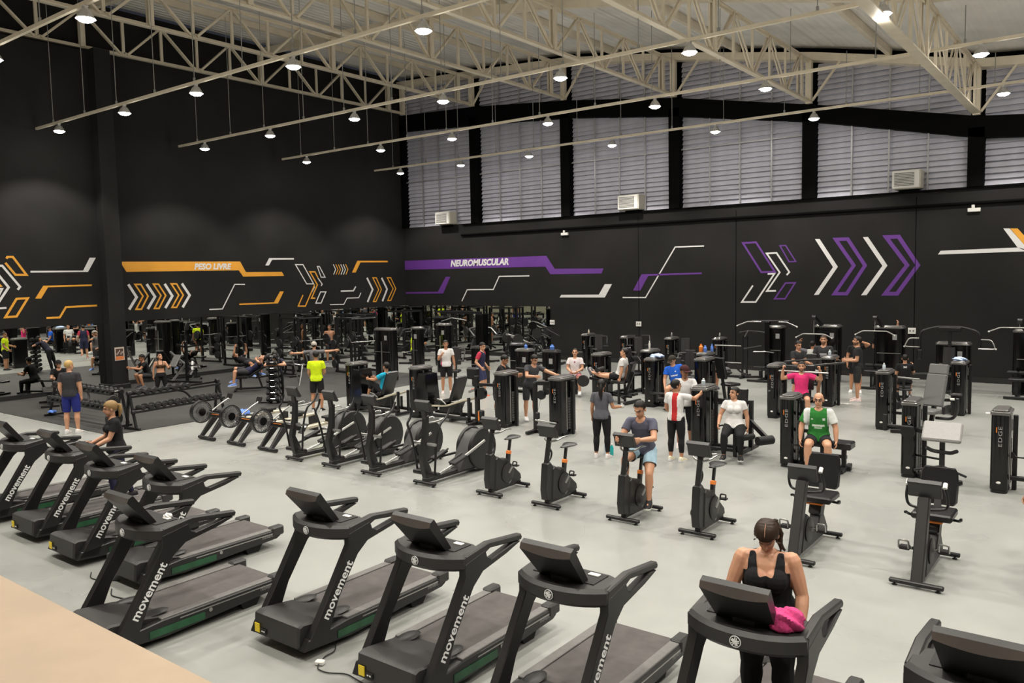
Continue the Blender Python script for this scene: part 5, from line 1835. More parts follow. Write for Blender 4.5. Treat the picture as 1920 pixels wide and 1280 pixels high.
def person(label, xy, rz, H=1.72, z=None, T=(0, 0, 1), head=(0, 0), armL=HANG, armR=HANG, legL=None, legR=None, skin=SKIN_M, hair='short', hairc=HAIRK,
           shirt=None, sleeve=.55, sleevec=None, pants=None, pantlen=('thigh', .75), shoes=(.5, .5, .5), fem=False, fat=1.0, beard=False, prints=(), vox=.0135, shirt_pred=None,
           twist=0.0, loose=.012, cap=None, group=None, hem=-.05, sole=(.6, .6, .6), feet=None, grip=(.5, .5), pantloose=.5, glasses=False, hsc=1.10, glove=None):
    k = H / 1.75
    L = armL, armR
    G = (legL or STAND, legR or STAND)
    fx = lambda v, s: np.array((v[0] * s, -v[1], v[2]), float)      # (out, forward, up) -> local
    T = unit((T[0], -T[1], T[2]))
    lat = np.array((math.cos(twist), math.sin(twist), 0.0))
    lat = unit(lat - T * (lat @ T))
    fwd = np.cross(T, lat) * -1
    fwd = -np.cross(lat, T) if np.cross(lat, T)[1] > 0 else np.cross(lat, T)
    hip = np.array((0, 0, 0.0))
    tor = .535 * k
    nb = hip + T * tor
    wid = (.92 if fem else 1.0) * (1 + (fat - 1) * .3)
    B = {}
    B['torso'] = (hip, nb)
    shoulders, hips = [], []
    legs = []
    for s, g in zip((1, -1), G):
        h = hip + lat * s * .095 * k * (1.05 if fem else 1) - T * .01
        th, sh = unit(fx(g['thigh'], s)), unit(fx(g['shin'], s))
        kn = h + th * .425 * k
        an = kn + sh * .405 * k
        ft = unit(fx(g.get('foot', (.12, 1, -.05)), s))
        legs.append((h, kn, an, ft))
    arms = []
    for s, a in zip((1, -1), L):
        sp = nb - T * .055 * k + lat * s * .178 * k * wid
        u, f = unit(fx(a[0], s)), unit(fx(a[1], s))
        e = sp + u * .285 * k
        w = e + f * .245 * k
        arms.append((sp, e, w, u, f))
    if z is None:
        low = min(l[2][2] for l in legs)
        dz = .085 * k - low
    else:
        dz = z
    off = np.array((0, 0, dz))
    for i, s in enumerate('LR'):
        B['thigh' + s] = (legs[i][0], legs[i][1])
        B['shin' + s] = (legs[i][1], legs[i][2])
        B['foot' + s] = (legs[i][2], legs[i][2] + legs[i][3] * .15 * k)
        B['uarm' + s] = (arms[i][0], arms[i][1])
        B['farm' + s] = (arms[i][1], arms[i][2])
    hy, hp = head
    hd = unit(T * .6 + np.array((0, 0, .8)))
    if T[2] < .35:
        hd = unit(T * 1.0 + np.array((0, 0, .15)))
    hdir = unit(hd + fwd * math.sin(max(0, hp)) * .35)
    hc = nb + hdir * .150 * k * (hsc ** .5) + fwd * .012
    # head frame: yaw about torso-up, then pitch (positive looks down)
    hf = unit(fwd * math.cos(hy) + lat * math.sin(hy))
    hr = unit(np.cross(hf, hdir))
    hu = hdir
    c_, s_ = math.cos(hp), math.sin(hp)
    hf, hu = hf * c_ - hu * s_, hu * c_ + hf * s_
    hf = unit(hf)
    hr = unit(np.cross(hf, hu))
    hu = unit(np.cross(hr, hf))
    HR = np.array([-hr, -hf, hu]).T     # local head axes: x left, y back, z up
    B['head'] = (hc - hu * .05, hc + hu * .06)
    B['neck'] = (nb - T * .01, hc - hu * .05)
    # ---- volumes
    mb = MB()
    prof = [(-.16, .085, .085), (-.10, .135, .112), (.0, .165, .122), (.10, .162, .118), (.26, .138, .102), (.42, .142, .106), (.62, .158, .114), (.78, .168, .112), (.90, .150, .092), (.99, .085, .066), (1.04, .055, .055)]
    if fem:
        prof = [(-.16, .085, .085), (-.10, .145, .125), (.0, .176, .134), (.10, .168, .124), (.30, .128, .098), (.42, .130, .100), (.62, .142, .106), (.78, .150, .102), (.90, .132, .082), (.99, .075, .058), (1.04, .048, .050)]
    rings = []
    for s, a, b in prof:
        c = hip + T * tor * s
        a, b = a * k * (1 + (fat - 1) * .8), b * k * fat
        rings.append([c + lat * a * math.cos(q) * (abs(math.cos(q)) ** -.12 if abs(math.cos(q)) > .01 else 1) + fwd * b * math.sin(q) for q in [2 * PI * j / 18 for j in range(18)]])
    mb.loft(rings)
    if fem:
        for s in (1, -1):
            mb.ell(hip + T * tor * .68 + lat * s * .07 * k + fwd * .085 * k * fat, (.062 * k * fat, .058 * k * fat, .06 * k * fat), 10, 8)
    for s, (h, kn, an, ft) in zip((1, -1), legs):
        fr = 1 + (fat - 1) * .8
        m = h * .45 + kn * .55
        chain(mb, [h, m, kn], [.096 * k * fr * (1.04 if fem else 1), .086 * k * fr, .060 * k * fr])
        sd = unit(an - kn)
        back = -fwd
        back = unit(back - sd * (back @ sd))
        chain(mb, [kn, kn + (an - kn) * .3 + back * .012, kn + (an - kn) * .65, an], [.058 * k * fr, .063 * k * fr, .048 * k * fr, .037 * k])
        chain(mb, [an + np.array((0, 0, -.02)), an + ft * .12 * k + np.array((0, 0, -.045 * k))], [.034 * k, .028 * k])
    for sp, e, w, u, f in arms:
        ar = (.88 if fem else 1.0) * (1 + (fat - 1) * .7)
        mb.ell(sp + u * .03, (.060 * k * ar,) * 3, 10, 8)
        chain(mb, [nb - T * .03 * k, sp], [.045 * k, .055 * k * ar])
        chain(mb, [sp, sp * .5 + e * .5, e], [.060 * k * ar, .056 * k * ar, .043 * k * ar])
        chain(mb, [e, e * .7 + w * .3, w], [.045 * k * ar, .046 * k * ar, .029 * k * ar])
    chain(mb, [nb - T * .05, hc - hu * .03], [.056 * k * (.85 if fem else 1), .050 * k * (.88 if fem else 1)])
    # ---- head at a finer resolution
    hm = MB()
    hk = k * hsc
    X = lambda p: hc + HR @ (np.array(p, float) * hk)
    hm.ell(X((0, .012, .035)), np.array((.074, .092, .088)) * hk, 14, 10, HR)
    hm.ell(X((0, -.022, -.035)), np.array((.058, .068, .072)) * hk, 12, 8, HR)
    hm.ell(X((0, -.060, -.088)), np.array((.030, .026, .024)) * hk, 8, 6, HR)
    hm.tube([X((0, -.082, .028)), X((0, -.104, -.012)), X((0, -.088, -.024))], [.010 * hk, .016 * hk, .012 * hk], 8)
    hm.ell(X((0, -.080, .040)), np.array((.048, .014, .012)) * hk, 8, 6, HR)
    hm.ell(X((0, -.083, -.050)), np.array((.024, .012, .014)) * hk, 8, 6, HR)
    for s in (1, -1):
        hm.ell(X((s * .076, .012, -.002)), np.array((.012, .020, .032)) * hk, 8, 6, HR)
    chain(hm, [X((0, .012, -.03)), nb + T * .0], [.050 * k * (.9 if fem else 1), .052 * k * (.88 if fem else 1)])
    raw = []
    for q, vs in ((mb, vox), (hm, .0075)):
        me = bpy.data.meshes.new('raw')
        me.from_pydata(q.v, [], q.f)
        o = bpy.data.objects.new('raw', me)
        COL.objects.link(o)
        md = o.modifiers.new('r', 'REMESH')
        md.mode = 'VOXEL'
        md.voxel_size = vs
        sm = o.modifiers.new('s', 'SMOOTH')
        sm.iterations = 5 if vs > .01 else 3
        sm.factor = .5
        raw.append(o)
    PEOPLE.append(dict(locals()))


def build_people():
    dg = bpy.context.evaluated_depsgraph_get()
    dg.update()
    for P in PEOPLE:
        out = []
        for o in P['raw']:
            ev = o.evaluated_get(dg)
            me = ev.to_mesh()
            n = len(me.vertices)
            V = np.empty(n * 3, np.float32)
            me.vertices.foreach_get('co', V)
            V = V.reshape(-1, 3).astype(float)
            q = np.empty(len(me.polygons) * 4, np.int32)
            if len(me.loops) == len(q):
                me.loops.foreach_get('vertex_index', q)
                F = q.reshape(-1, 4)
            else:
                F = np.array([list(p.vertices) + [p.vertices[-1]] * (4 - len(p.vertices)) for p in me.polygons])
            N = np.empty(n * 3, np.float32)
            me.vertices.foreach_get('normal', N)
            out.append((V, F, N.reshape(-1, 3).astype(float)))
            ev.to_mesh_clear()
        for o in P['raw']:
            me = o.data
            bpy.data.objects.remove(o)
            bpy.data.meshes.remove(me)
        dress(P, out)


RADB = dict(torso=.15, neck=.055, head=.10, thigh=.085, shin=.052, foot=.045, uarm=.055, farm=.040)


def classify(P, V):
    lab = np.zeros(len(V), int)
    best = np.full(len(V), 1e9)
    tt = np.zeros(len(V))
    names = list(P['B'].keys())
    for i, n in enumerate(names):
        a, b = P['B'][n]
        d = b - a
        t = ((V - a) @ d) / (d @ d)
        tc = np.clip(t, 0, 1)
        dist = np.linalg.norm(V - a - np.outer(tc, d), axis=1)
        key = n.rstrip('LR')
        r = RADB[key] * (P['fat'] if key in ('torso', 'thigh', 'uarm') else 1)
        sc = dist / r
        m = sc < best
        best[m] = sc[m]
        lab[m] = i
        tt[m] = t[m]
    return names, lab, tt


def garment(P, V, F, N, spec, thick, name, mats, root, pred=None, flare=None, prints=()):
    names, lab, tt = P['cls']
    inside = np.zeros(len(V), bool)
    lo, hi = np.full(len(V), -9.0), np.full(len(V), 9.0)
    for i, n in enumerate(names):
        k = n if n in spec else n.rstrip('LR')
        if k in spec:
            m = lab == i
            lo[m], hi[m] = spec[k]
            inside[m] = (tt[m] >= spec[k][0]) & (tt[m] <= spec[k][1])
    if pred is not None:
        inside &= pred(P, V)
    keep = inside[F].sum(1) >= (2 if pred is None or pred is crew_pred else 3)
    if not keep.any():
        return None
    f = F[keep]
    used = np.unique(f)
    mp = np.full(len(V), -1)
    mp[used] = np.arange(len(used))
    W = V[used].copy()
    t, l = tt[used], lab[used]
    tgt = np.clip(t, lo[used], hi[used])
    for i, n in enumerate(names):
        m = (l == i) & (tgt != t)
        if m.any() and (n in spec or n.rstrip('LR') in spec):
            a, b = P['B'][n]
            W[m] += np.outer((tgt - t)[m], b - a)
    off = np.full(len(used), thick)
    if flare:
        for i, n in enumerate(names):
            k = n.rstrip('LR')
            if k in flare:
                m = l == i
                x0, x1, amt = flare[k]
                off[m] += amt * np.clip((t[m] - x0) / (x1 - x0), 0, 1)
    W += N[used] * off[:, None]
    # even out the hems: relax the open border along itself
    g = mp[f]
    E = np.sort(np.vstack([g[:, [0, 1]], g[:, [1, 2]], g[:, [2, 3]], g[:, [3, 0]]]), axis=1)
    E = E[E[:, 0] != E[:, 1]]
    ue, ct = np.unique(E, axis=0, return_counts=True)
    be = ue[ct == 1]
    if len(be):
        for _ in range(6 if pred is None or pred is crew_pred else 16):
            acc, cn = np.zeros_like(W), np.zeros(len(W))
            for a_, b_ in ((0, 1), (1, 0)):
                np.add.at(acc, be[:, a_], W[be[:, b_]])
                np.add.at(cn, be[:, a_], 1)
            m = cn > 0
            W[m] = W[m] * .45 + .55 * acc[m] / cn[m][:, None]
    me = bpy.data.meshes.new(name)
    me.from_pydata(W.tolist(), [], mp[f].tolist())
    for m in mats:
        me.materials.append(m)
    if len(mats) > 1:
        cen = V[f].mean(1)
        mi = np.zeros(len(f), np.int32)
        fl = lab[f[:, 0]]
        hip, nb = P['B']['torso']
        s = ((cen - hip) @ P['T']) / P['tor']
        u = (cen - hip) @ P['lat']
        w = (cen - hip) @ P['fwd']
        tor_ = np.array([names[j] == 'torso' for j in fl])
        arm = np.array([names[j][:4] == 'uarm' for j in fl])
        for j, pr in enumerate(prints):
            if pr == 'sleeve':
                mi[arm] = j + 1
            elif pr == 'sleeveL':
                mi[np.array([names[x] == 'uarmL' for x in fl]) | (arm & 0 > 0)] = j + 1
            else:
                side, u0, u1, s0, s1 = pr
                mi[(tor_ | arm) & ((w > 0) == (side > 0)) & (u > u0) & (u < u1) & (s > s0) & (s < s1)] = j + 1
        me.polygons.foreach_set('material_index', mi)
    me.polygons.foreach_set('use_smooth', [True] * len(me.polygons))
    me.update()
    return put(name, me, root)


def dress(P, out):
    (V, F, N), (HV, HF, HN) = out
    k, off = P['k'], P['off']
    root = thing('person', P['label'], 'person', (P['xy'][0], P['xy'][1], 0), P['rz'], P['group'])
    # hands: palm, four unequal fingers and a thumb
    hb = MB()
    for i, (sp, e, w, u, f) in enumerate(P['arms']):
        s = 1 if i == 0 else -1
        side = unit(np.cross(f, P['lat'])) if abs(f @ P['lat']) < .9 else unit(np.cross(f, np.array((0, 0, 1.0))))
        nrm = unit(np.cross(f, side)) * s           # palm normal, towards the body
        nrm = -unit(P['lat'] * s - f * (f @ P['lat']) * s) if abs(f @ P['lat']) < .9 else side
        side = unit(np.cross(nrm, f))
        if side @ P['fwd'] < 0:
            side = -side
        g = P['grip'][i]
        c = w + f * .045 * k
        R3 = np.array([side, f, nrm]).T
        hb.box(c, (.078 * k, .092 * k, .030 * k), .012 * k, R3)
        for j, (ox, Lf) in enumerate(((.030, .070), (.010, .078), (-.010, .073), (-.029, .058))):
            p0 = w + f * .082 * k + side * ox * k
            a1, a2, a3 = g * .9, g * 2.0, g * 2.7
            d = lambda a: f * math.cos(a) + nrm * math.sin(a)
            p1 = p0 + d(a1) * Lf * .45 * k
            p2 = p1 + d(a2) * Lf * .32 * k
            p3 = p2 + d(a3) * Lf * .25 * k
            hb.tube([p0, p1, p2, p3], [.0088 * k, .0085 * k, .0078 * k, .006 * k], 6)
        q0 = w + f * .02 * k + side * .032 * k
        q1 = q0 + unit(f * .6 + side * .7 + nrm * .3) * .038 * k
        q2 = q1 + unit(f * .9 + side * .25 + nrm * .5) * .032 * k
        hb.tube([q0, q1, q2], [.012 * k, .010 * k, .007 * k], 6)
    P['cls'] = classify(P, V)
    Vb = np.vstack([V, HV, np.array(hb.v)]) + off
    Fb = F.tolist() + (HF + len(V)).tolist() + [tuple(x + len(V) + len(HV) for x in f) for f in hb.f]
    me = bpy.data.meshes.new('body')
    me.from_pydata(Vb.tolist(), [], Fb)
    me.materials.append(M['skin'])
    me.polygons.foreach_set('use_smooth', [True] * len(me.polygons))
    # skin tones: brows, eyes, lips and beard are colours of the face itself
    base = np.array(P['skin'])
    colr = np.tile(np.append(base, 1.0), (len(Vb), 1))
    hk = k * P['hsc']
    q = ((HV - P['hc']) @ P['HR']) / hk
    hcx = np.tile(base, (len(HV), 1))
    front = q[:, 1] < -.045
    ax = np.abs(q[:, 0])
    hcx[front & (np.abs(q[:, 0]) < .024) & (np.abs(q[:, 2] + .052) < .0075)] = base * (.80, .50, .52)
    hcx[front & (ax > .012) & (ax < .048) & (np.abs(q[:, 2] - .040) < .008)] = np.array(P['hairc']) * 1.2 + base * .12
    eye = front & (np.hypot(ax - .031, (q[:, 2] - .018) * 1.5) < .013)
    hcx[eye] = (.035, .02, .015)
    if P['beard']:
        bd = (q[:, 2] < -.028) & (q[:, 1] < .02) & (q[:, 2] > -.125) & ~(front & (np.hypot(q[:, 0], q[:, 2] + .052) < .016))
        hcx[bd] = base * .30
    if P['glasses']:
        hcx[front & (ax > .008) & (np.abs(np.hypot(ax - .032, (q[:, 2] - .015)) - .022) < .006)] = (.02, .02, .02)
    colr[len(V):len(V) + len(HV), :3] = hcx
    if P['glove']:
        n_h = len(hb.v) // 2
        st_ = len(V) + len(HV) + (n_h if P['glove'] == 'R' else 0)
        colr[st_:st_ + n_h, :3] = (.62, .62, .60)
    ca = me.color_attributes.new('Tone', 'FLOAT_COLOR', 'POINT')
    ca.data.foreach_set('color', colr.astype(np.float32).ravel())
    me.update()
    put('body', me, root)
    V2 = V + off
    P['B'] = {n: (a + off, b + off) for n, (a, b) in P['B'].items()}
    hc = P['hc'] + off
    HR = P['HR']
    X = lambda p: hc + HR @ (np.array(p, float) * hk)
    # clothes
    if P['shirt'] is not None:
        spec = {'torso': (P['hem'], 1.25), 'neck': (-9, 9), 'uarm': (-1, P['sleeve'])}
        if P['sleeve'] > 1:
            spec['farm'] = (-1, .95)
        ms, prs = [fabric(P['shirt'])], []
        if P['sleevec'] is not None:
            ms.append(fabric(P['sleevec'][1]))
            prs.append(P['sleevec'][0])
        for pr, c in P['prints']:
            ms.append(fabric(c))
            prs.append(pr)
        if P['sleeve'] <= 0:
            spec.pop('uarm')
        fl = {'torso': (.75, P['hem'], P['loose']), 'uarm': (.1, .6, P['loose'] * .8)}
        garment(P, V2, F, N, spec, .009, 'shirt', ms, root, P['shirt_pred'] or crew_pred, fl, prs)
    if P['pants'] is not None:
        pm = [fabric(P['pants'])]
        seg, ln = P['pantlen']
        spec = {'torso': (-1, .20), 'thigh': (-1, ln if seg == 'thigh' else 2)}
        if seg == 'shin':
            spec['shin'] = (-1, ln)
        fl = {'thigh': (.1, 1, .028 * P['pantloose'])} if seg == 'thigh' else {}
        nm = 'shorts' if seg == 'thigh' else 'leggings'
        garment(P, V2, F, N, spec, .007, nm, [fabric(P['pants'])], root, None, fl)
    # shoes
    for i, (h, kn, an, ft) in enumerate(P['legs']):
        if P['shoes'] is None:
            continue
        an = an + off
        f2 = unit(ft)
        sd = unit(np.cross(f2, np.array((0, 0, 1.0)))) if abs(f2[2]) < .95 else P['lat']
        up = unit(np.cross(sd, f2))
        m = MB()
        rings = []
        for y, w_, h0, h1 in ((-.085, .022, .0, .06), (-.06, .034, .0, .085), (.0, .038, .0, .092), (.06, .042, .0, .07), (.12, .046, .0, .052), (.175, .038, .0, .042), (.205, .018, .005, .03)):
            c = an + f2 * y * k - up * .085 * k
            rings.append([c + sd * a * w_ * k + up * b * k for a, b in ((-1.22, h0), (1.22, h0), (1.3, h0 + .026), (1.0, h1 * 1.08), (.4, h1 * 1.25), (-.4, h1 * 1.25), (-1.0, h1 * 1.08), (-1.3, h0 + .026))])
        m.loft(rings)
        nf = len(m.f)
        m.mi = [1 if (j % 8) in (0, 1, 7) else 0 for j in range(nf)]
        m.build('shoe', [fabric(P['shoes'], .6), fabric(P['sole'], .6)], root, 50)
    # hair
    st, hcM = P['hair'], fabric(P['hairc'], .5)
    if st != 'bald':
        e = MB()
        e.ell((0, 0, 0), (1, 1, 1), 40 if st == 'part' else 20, 28 if st == 'part' else 14)
        v = np.array(e.v)
        r = np.array((.082, .101, .094)) * (1.04 if st in ('pony', 'bob', 'long', 'part') else 1.0)
        pv = v * r + (0, .012, .037)
        fr = .066 if st != 'receding' else .088
        line = np.interp(pv[:, 1], [-.09, -.055, -.02, .03, .10], [fr, fr - .006, .012, -.030, -.062 if st != 'bob' else -.10])
        if st == 'bob':
            line = np.interp(pv[:, 1], [-.09, -.055, -.02, .03, .10], [fr, fr, -.04, -.10, -.10])
        jit = .004 * np.sin(v[:, 0] * 23 + v[:, 1] * 31)
        ok = pv[:, 2] > line + jit
        if st == 'part':          # drawn back from a centre parting
            pv = pv * (1 + .035 * np.clip(np.abs(pv[:, 0]) / .03, 0, 1)[:, None] * (pv[:, 2] > .03)[:, None])
            pv = pv + .0022 * np.sin(pv[:, [1]] * 260 + pv[:, [2]] * 190)
        ff = [f for f in e.f if all(ok[j] for j in f)]
        h = MB()
        h.add([X(p) for p in pv], ff)
        if st == 'pony':
            p0 = X((0, .10, .045))
            bk = unit(HR[:, 1] * (1, 1, 0))
            chain(h, [p0, p0 + bk * .04 + (0, 0, -.015), p0 + bk * .045 + HR[:, 0] * .015 + (0, 0, -.10), p0 + bk * .03 + HR[:, 0] * .02 + (0, 0, -.19)], [.022 * k, .036 * k, .034 * k, .012 * k])
        if st == 'long':
            chain(h, [X((0, .10, .03)), X((0, .125, -.05)), X((.01, .135, -.16)), X((.0, .13, -.27))], [.03 * k, .046 * k, .042 * k, .015 * k])
        if st == 'part':
            p0 = X((.02, .10, .03))
            bk = unit(HR[:, 1] * (1, 1, 0))
            lf = HR[:, 0]
            for q_ in range(9):
                o_ = lf * (.012 * (q_ % 3) + .01) + bk * (.012 * (q_ // 3))
                pts = [p0 + bk * .03 + o_ + lf * .012 * math.sin(j * 1.3 + q_ * 2.1) + bk * .010 * math.cos(j * 1.5 + q_) + np.array((0, 0, -.032 * j + .01 * (q_ % 2))) + lf * .008 * j for j in range(8)]
                h.tube(pts, [.016, .019, .018, .018, .016, .014, .011, .005], 6)
            h.tube([X((.074, -.05, .03)), X((.088, -.03, -.02)), X((.090, -.005, -.07))], [.006, .006, .003], 5)
            h.tube([X((-.074, -.05, .03)), X((-.088, -.03, -.02)), X((-.086, -.005, -.055))], [.006, .006, .003], 5)
        if st == 'bun':
            h.ell(X((0, .105, .05)), .035 * k, 10, 8)
        h.build('hair', hcM, root, 60)
        if st == 'part':
            pt_ = MB()
            pt_.tube([X((0, y_, .037 + .0985 * math.sqrt(max(0, 1 - ((y_ - .012) / .1055) ** 2)))) for y_ in (-.066, -.05, -.03, -.01, .01, .03)], [.0015, .0028, .003, .003, .0025, .001], 5)
            pt_.build('parting', mat('scalp', (.42, .22, .14), .6), root)
    if P['cap'] is not None:
        e = MB()
        e.ell((0, 0, 0), (1, 1, 1), 20, 12)
        v = np.array(e.v)
        pv = v * (.088, .106, .092) + (0, .012, .042)
        ok = pv[:, 2] > .045 - .035 * (pv[:, 1] > .0)
        h = MB()
        h.add([X(p) for p in pv], [f for f in e.f if all(ok[j] for j in f)])
        vis = P['cap'][1]
        if vis:
            h.loft([[X((x, y * vis, .052 - .012 * abs(x) / .07 + dz_)) for x, y in ((-.072, -.055), (-.06, -.12), (-.03, -.155), (.03, -.155), (.06, -.12), (.072, -.055))] for dz_ in (0, .008)])
        h.build('cap', fabric(P['cap'][0]), root, 50)
    return root


def crew_pred(P, V):
    hip, nb = P['B']['torso']
    k = P['k']
    s = ((V - hip) @ P['T']) / P['tor']
    c = V - nb - P['fwd'] * .012 * k
    rad = np.hypot(c @ P['lat'], c @ P['fwd'])
    low = .97 - .10 * np.clip((c @ P['fwd']) / (.08 * k), 0, 1)
    return (s < 1.13) & ((s < low) | (rad > .074 * k * (.9 if P['fem'] else 1)))


def tank_pred(P, V):
    hip, nb = P['B']['torso']
    s = ((V - hip) @ P['T']) / P['tor']
    u = np.abs((V - hip) @ P['lat'])
    w = (V - hip) @ P['fwd']
    neck = .775 + np.clip((u - .052) / .022, 0, 1) * .24
    return (s < np.where(w > 0, neck, .95)) & ((s < .79) | (u < .132)) & (u < .20)


def bra_pred(P, V):
    hip, nb = P['B']['torso']
    s = ((V - hip) @ P['T']) / P['tor']
    u = np.abs((V - hip) @ P['lat'])
    return ((s > .50) & (s < .74)) | ((s >= .74) & (np.abs(u - .075) < .018))


def g2(px, py, z=0.0):
    p = at(px, py, z)
    return (p[0], p[1])


def yaw_to(x, y, tx, ty):
    """rz so that the person at x,y faces tx,ty"""
    return math.atan2(tx - x, -(ty - y))


D = R_
SIT = lambda o=.18, dn=-.12, sh=.0: dict(thigh=(o, 1, dn), shin=(.02, sh, -1))
# --- treadmill users
person('woman in a black tank top looking down on the treadmill with the pink towel', (-2.16, 6.05), D(16), 1.66, z=1.05, T=(0, .16, 1), head=(D(-4), D(34)), fem=True, fat=1.52, hsc=1.1,
       armL=((.30, .10, -1), (-.02, .55, -.8)), armR=((.36, .20, -1), (-.25, .75, -.35)), legL=dict(thigh=(.06, .12, -1), shin=(.02, -.1, -1)), legR=dict(thigh=(.06, .0, -1), shin=(.02, -.12, -1)),
       shirt=BLACKF, sleeve=-1, shirt_pred=tank_pred, pants=BLACKF, pantlen=('shin', .95), shoes=BLACKF, hair='part', hairc=HAIRB, skin=SKIN_L, vox=.0065, hem=-.02, loose=.004)
person('woman in a black shirt with a blond ponytail walking on a treadmill at left', (-12.78, 6.25), D(-14), 1.66, z=1.08, T=(0, .06, 1), head=(D(-14), D(8)), fem=True, fat=1.08,
       armL=((.12, .45, -1), (.0, .9, -.35)), armR=((.16, .30, -1), (.0, .9, -.35)), legL=dict(thigh=(.05, .3, -1), shin=(.02, -.1, -1)), legR=dict(thigh=(.05, -.2, -1), shin=(.02, -.4, -1)),
       shirt=BLACKF, sleeve=.55, pants=NAVY, pantlen=('shin', .95), shoes=BLACKF, hair='pony', hairc=HAIRBL, skin=SKIN_L, vox=.011)
person('man in a grey-blue shirt and pale blue shorts pedalling an upright bike', (-5.90, 10.36 + .70), D(12), 1.76, z=.99, T=(0, .36, 1), head=(D(-14), D(14)), fat=1.02,
       armL=((.24, .62, -.75), (-.62, .70, .02)), armR=((.30, .55, -.8), (-.05, .9, .10)), legL=dict(thigh=(.14, .72, -.78), shin=(.0, .05, -1), foot=(.1, 1, -.1)), legR=dict(thigh=(.24, 1, -.22), shin=(.0, -.12, -1), foot=(.1, 1, -.1)),
       shirt=(.085, .088, .125), pants=(.36, .52, .62), pantlen=('thigh', .62), shoes=BLACKF, sole=(.6, .6, .55), hair='receding', hairc=HAIRK, skin=SKIN_L, vox=.010, pantloose=1.0, grip=(.8, .5))
# --- standing, left part
x, y = g2(137, 812)
person('fair haired man in a black shirt and blue shorts standing by the left rack', (x, y), D(-136), 1.84, head=(D(-30), D(6)), armL=((.14, -.12, -1), (-.1, .30, -1)), armR=((.14, .0, -1), (.0, .2, -1)),
       shirt=DKGREY, pants=(.015, .022, .16), pantlen=('thigh', .92), shoes=(.62, .58, .55), hair='receding', hairc=(.42, .27, .10), skin=SKIN_L, fat=1.06)
x, y = g2(596, 771)
person('man in a neon yellow shirt and black shorts seen from behind', (x, y), D(-142), 1.72, head=(D(25), 0), armL=((.14, .05, -1), (-.05, .75, -.7)), armR=((.15, .2, -1), (-.2, .9, -.2)),
       shirt=(.56, .72, .01), pants=BLACKF, pantlen=('thigh', .85), shoes=BLACKF, hair='short', skin=SKIN_M, fat=1.05)
person('man in a grey shirt and pale cap with both arms spread wide', (-21.3, 17.1), D(-134), 1.70, armL=((1, .12, -.12), (1, .10, -.02)), armR=((1, .12, .0), (1, .25, .08)),
       shirt=(.14, .135, .14), pants=(.05, .05, .055), pantlen=('shin', .9), shoes=GREY, hair='short', hairc=HAIRB, cap=((.42, .38, .34), 0), skin=SKIN_L, sleeve=.6)
x, y = g2(620, 680)
person('shirtless man standing near the left mirror in dark shorts', (x, y), D(54), 1.74, head=(D(-25), 0), armL=((.3, -.1, -1), (-.3, .1, -1)), armR=((.3, -.1, -1), (-.3, .3, -1)),
       pants=DKGREY, pantlen=('thigh', .7), shoes=GREY, hair='short', skin=SKIN_M)
x, y = g2(303, 728)
person('woman in a brown sports top and black leggings kneeling at a bench', (x, y), D(62), 1.66, z=.47, T=(0, -.05, 1), head=(D(30), D(-20)), fem=True, armL=((.5, .25, -1), (.1, .7, .3)), armR=((.3, .0, -1), (.05, .1, -1)),
       legL=dict(thigh=(.1, .08, -1), shin=(.02, -1, -.06), foot=(0, -1, -.3)), legR=dict(thigh=(.1, .08, -1), shin=(.02, -1, -.06), foot=(0, -1, -.3)), shirt=(.09, .05, .025), sleeve=-1, shirt_pred=bra_pred, pants=BLACKF, pantlen=('shin', .95), shoes=BLACKF, hair='bun', skin=SKIN_L)
x, y = g2(285, 727)
person('man in black squatting beside the kneeling woman', (x - .35, y + .1), D(-12), 1.72, z=.42, T=(0, .35, 1), head=(0, 0), armL=((.2, .7, -.6), (-.2, .9, .2)), armR=((.2, .7, -.6), (-.2, .9, .2)), legL=dict(thigh=(.35, 1, .12), shin=(.05, -.3, -1)), legR=dict(thigh=(.35, 1, .12), shin=(.05, -.3, -1)),
       shirt=BLACKF, pants=DKGREY, pantlen=('thigh', .8), shoes=GREY, hair='short', skin=SKIN_M)
p = at(478, 732)
person('man in a navy shirt lying back on the incline bench, hands behind his head', (p[0] - .12, p[1] - .16), D(-37), 1.74, z=.66, T=(0, -1, .62), head=(0, D(-8)), armL=((.9, .1, .35), (-.8, .3, .25)), armR=((.9, .1, .35), (-.8, .3, .25)), legL=dict(thigh=(.25, 1, .1), shin=(.05, .1, -1)), legR=dict(thigh=(.25, 1, .3), shin=(.05, .1, -1)),
       shirt=NAVY, prints=[((1, -.1, .1, .35, .6), (.4, .2, .1))], pants=DKGREY, pantlen=('thigh', .85), shoes=(.15, .25, .6), hair='short', skin=SKIN_L)
p = at(514, 756)
person('man in a dark navy shirt leaning with folded arms over the dumbbell tower', (p[0] - .36, p[1] + .40), D(50), 1.74, T=(0, .75, 1), head=(D(20), D(35)), armL=((.35, .7, -.35), (-.95, .25, .05)), armR=((.35, .7, -.35), (-.95, .25, .05)), legL=dict(thigh=(.1, -.25, -1), shin=(.02, -.2, -1)), legR=dict(thigh=(.1, -.15, -1), shin=(.02, -.2, -1)),
       shirt=(.02, .02, .035), pants=BLACKF, pantlen=('shin', .95), shoes=GREY, hair='short', skin=SKIN_L)
p = at(105, 745) + np.array((.4, 0, 0))
person('man in a black shirt and black cap seated behind the man in blue shorts', (p[0], p[1]), D(60), 1.72, z=.50, T=(0, .3, 1), head=(D(10), D(10)), armL=((.2, .4, -1), (-.3, .9, .1)), armR=((.2, .4, -1), (-.3, .9, .1)), legL=SIT(), legR=SIT(), shirt=BLACKF, pants=BLACKF, pantlen=('shin', .95), shoes=GREY, hair='short', cap=(BLACKF, 0), skin=SKIN_L)
bench('flat bench under the man in the black cap', (p[0], p[1] + .1), D(60))
p = at(370, 700)
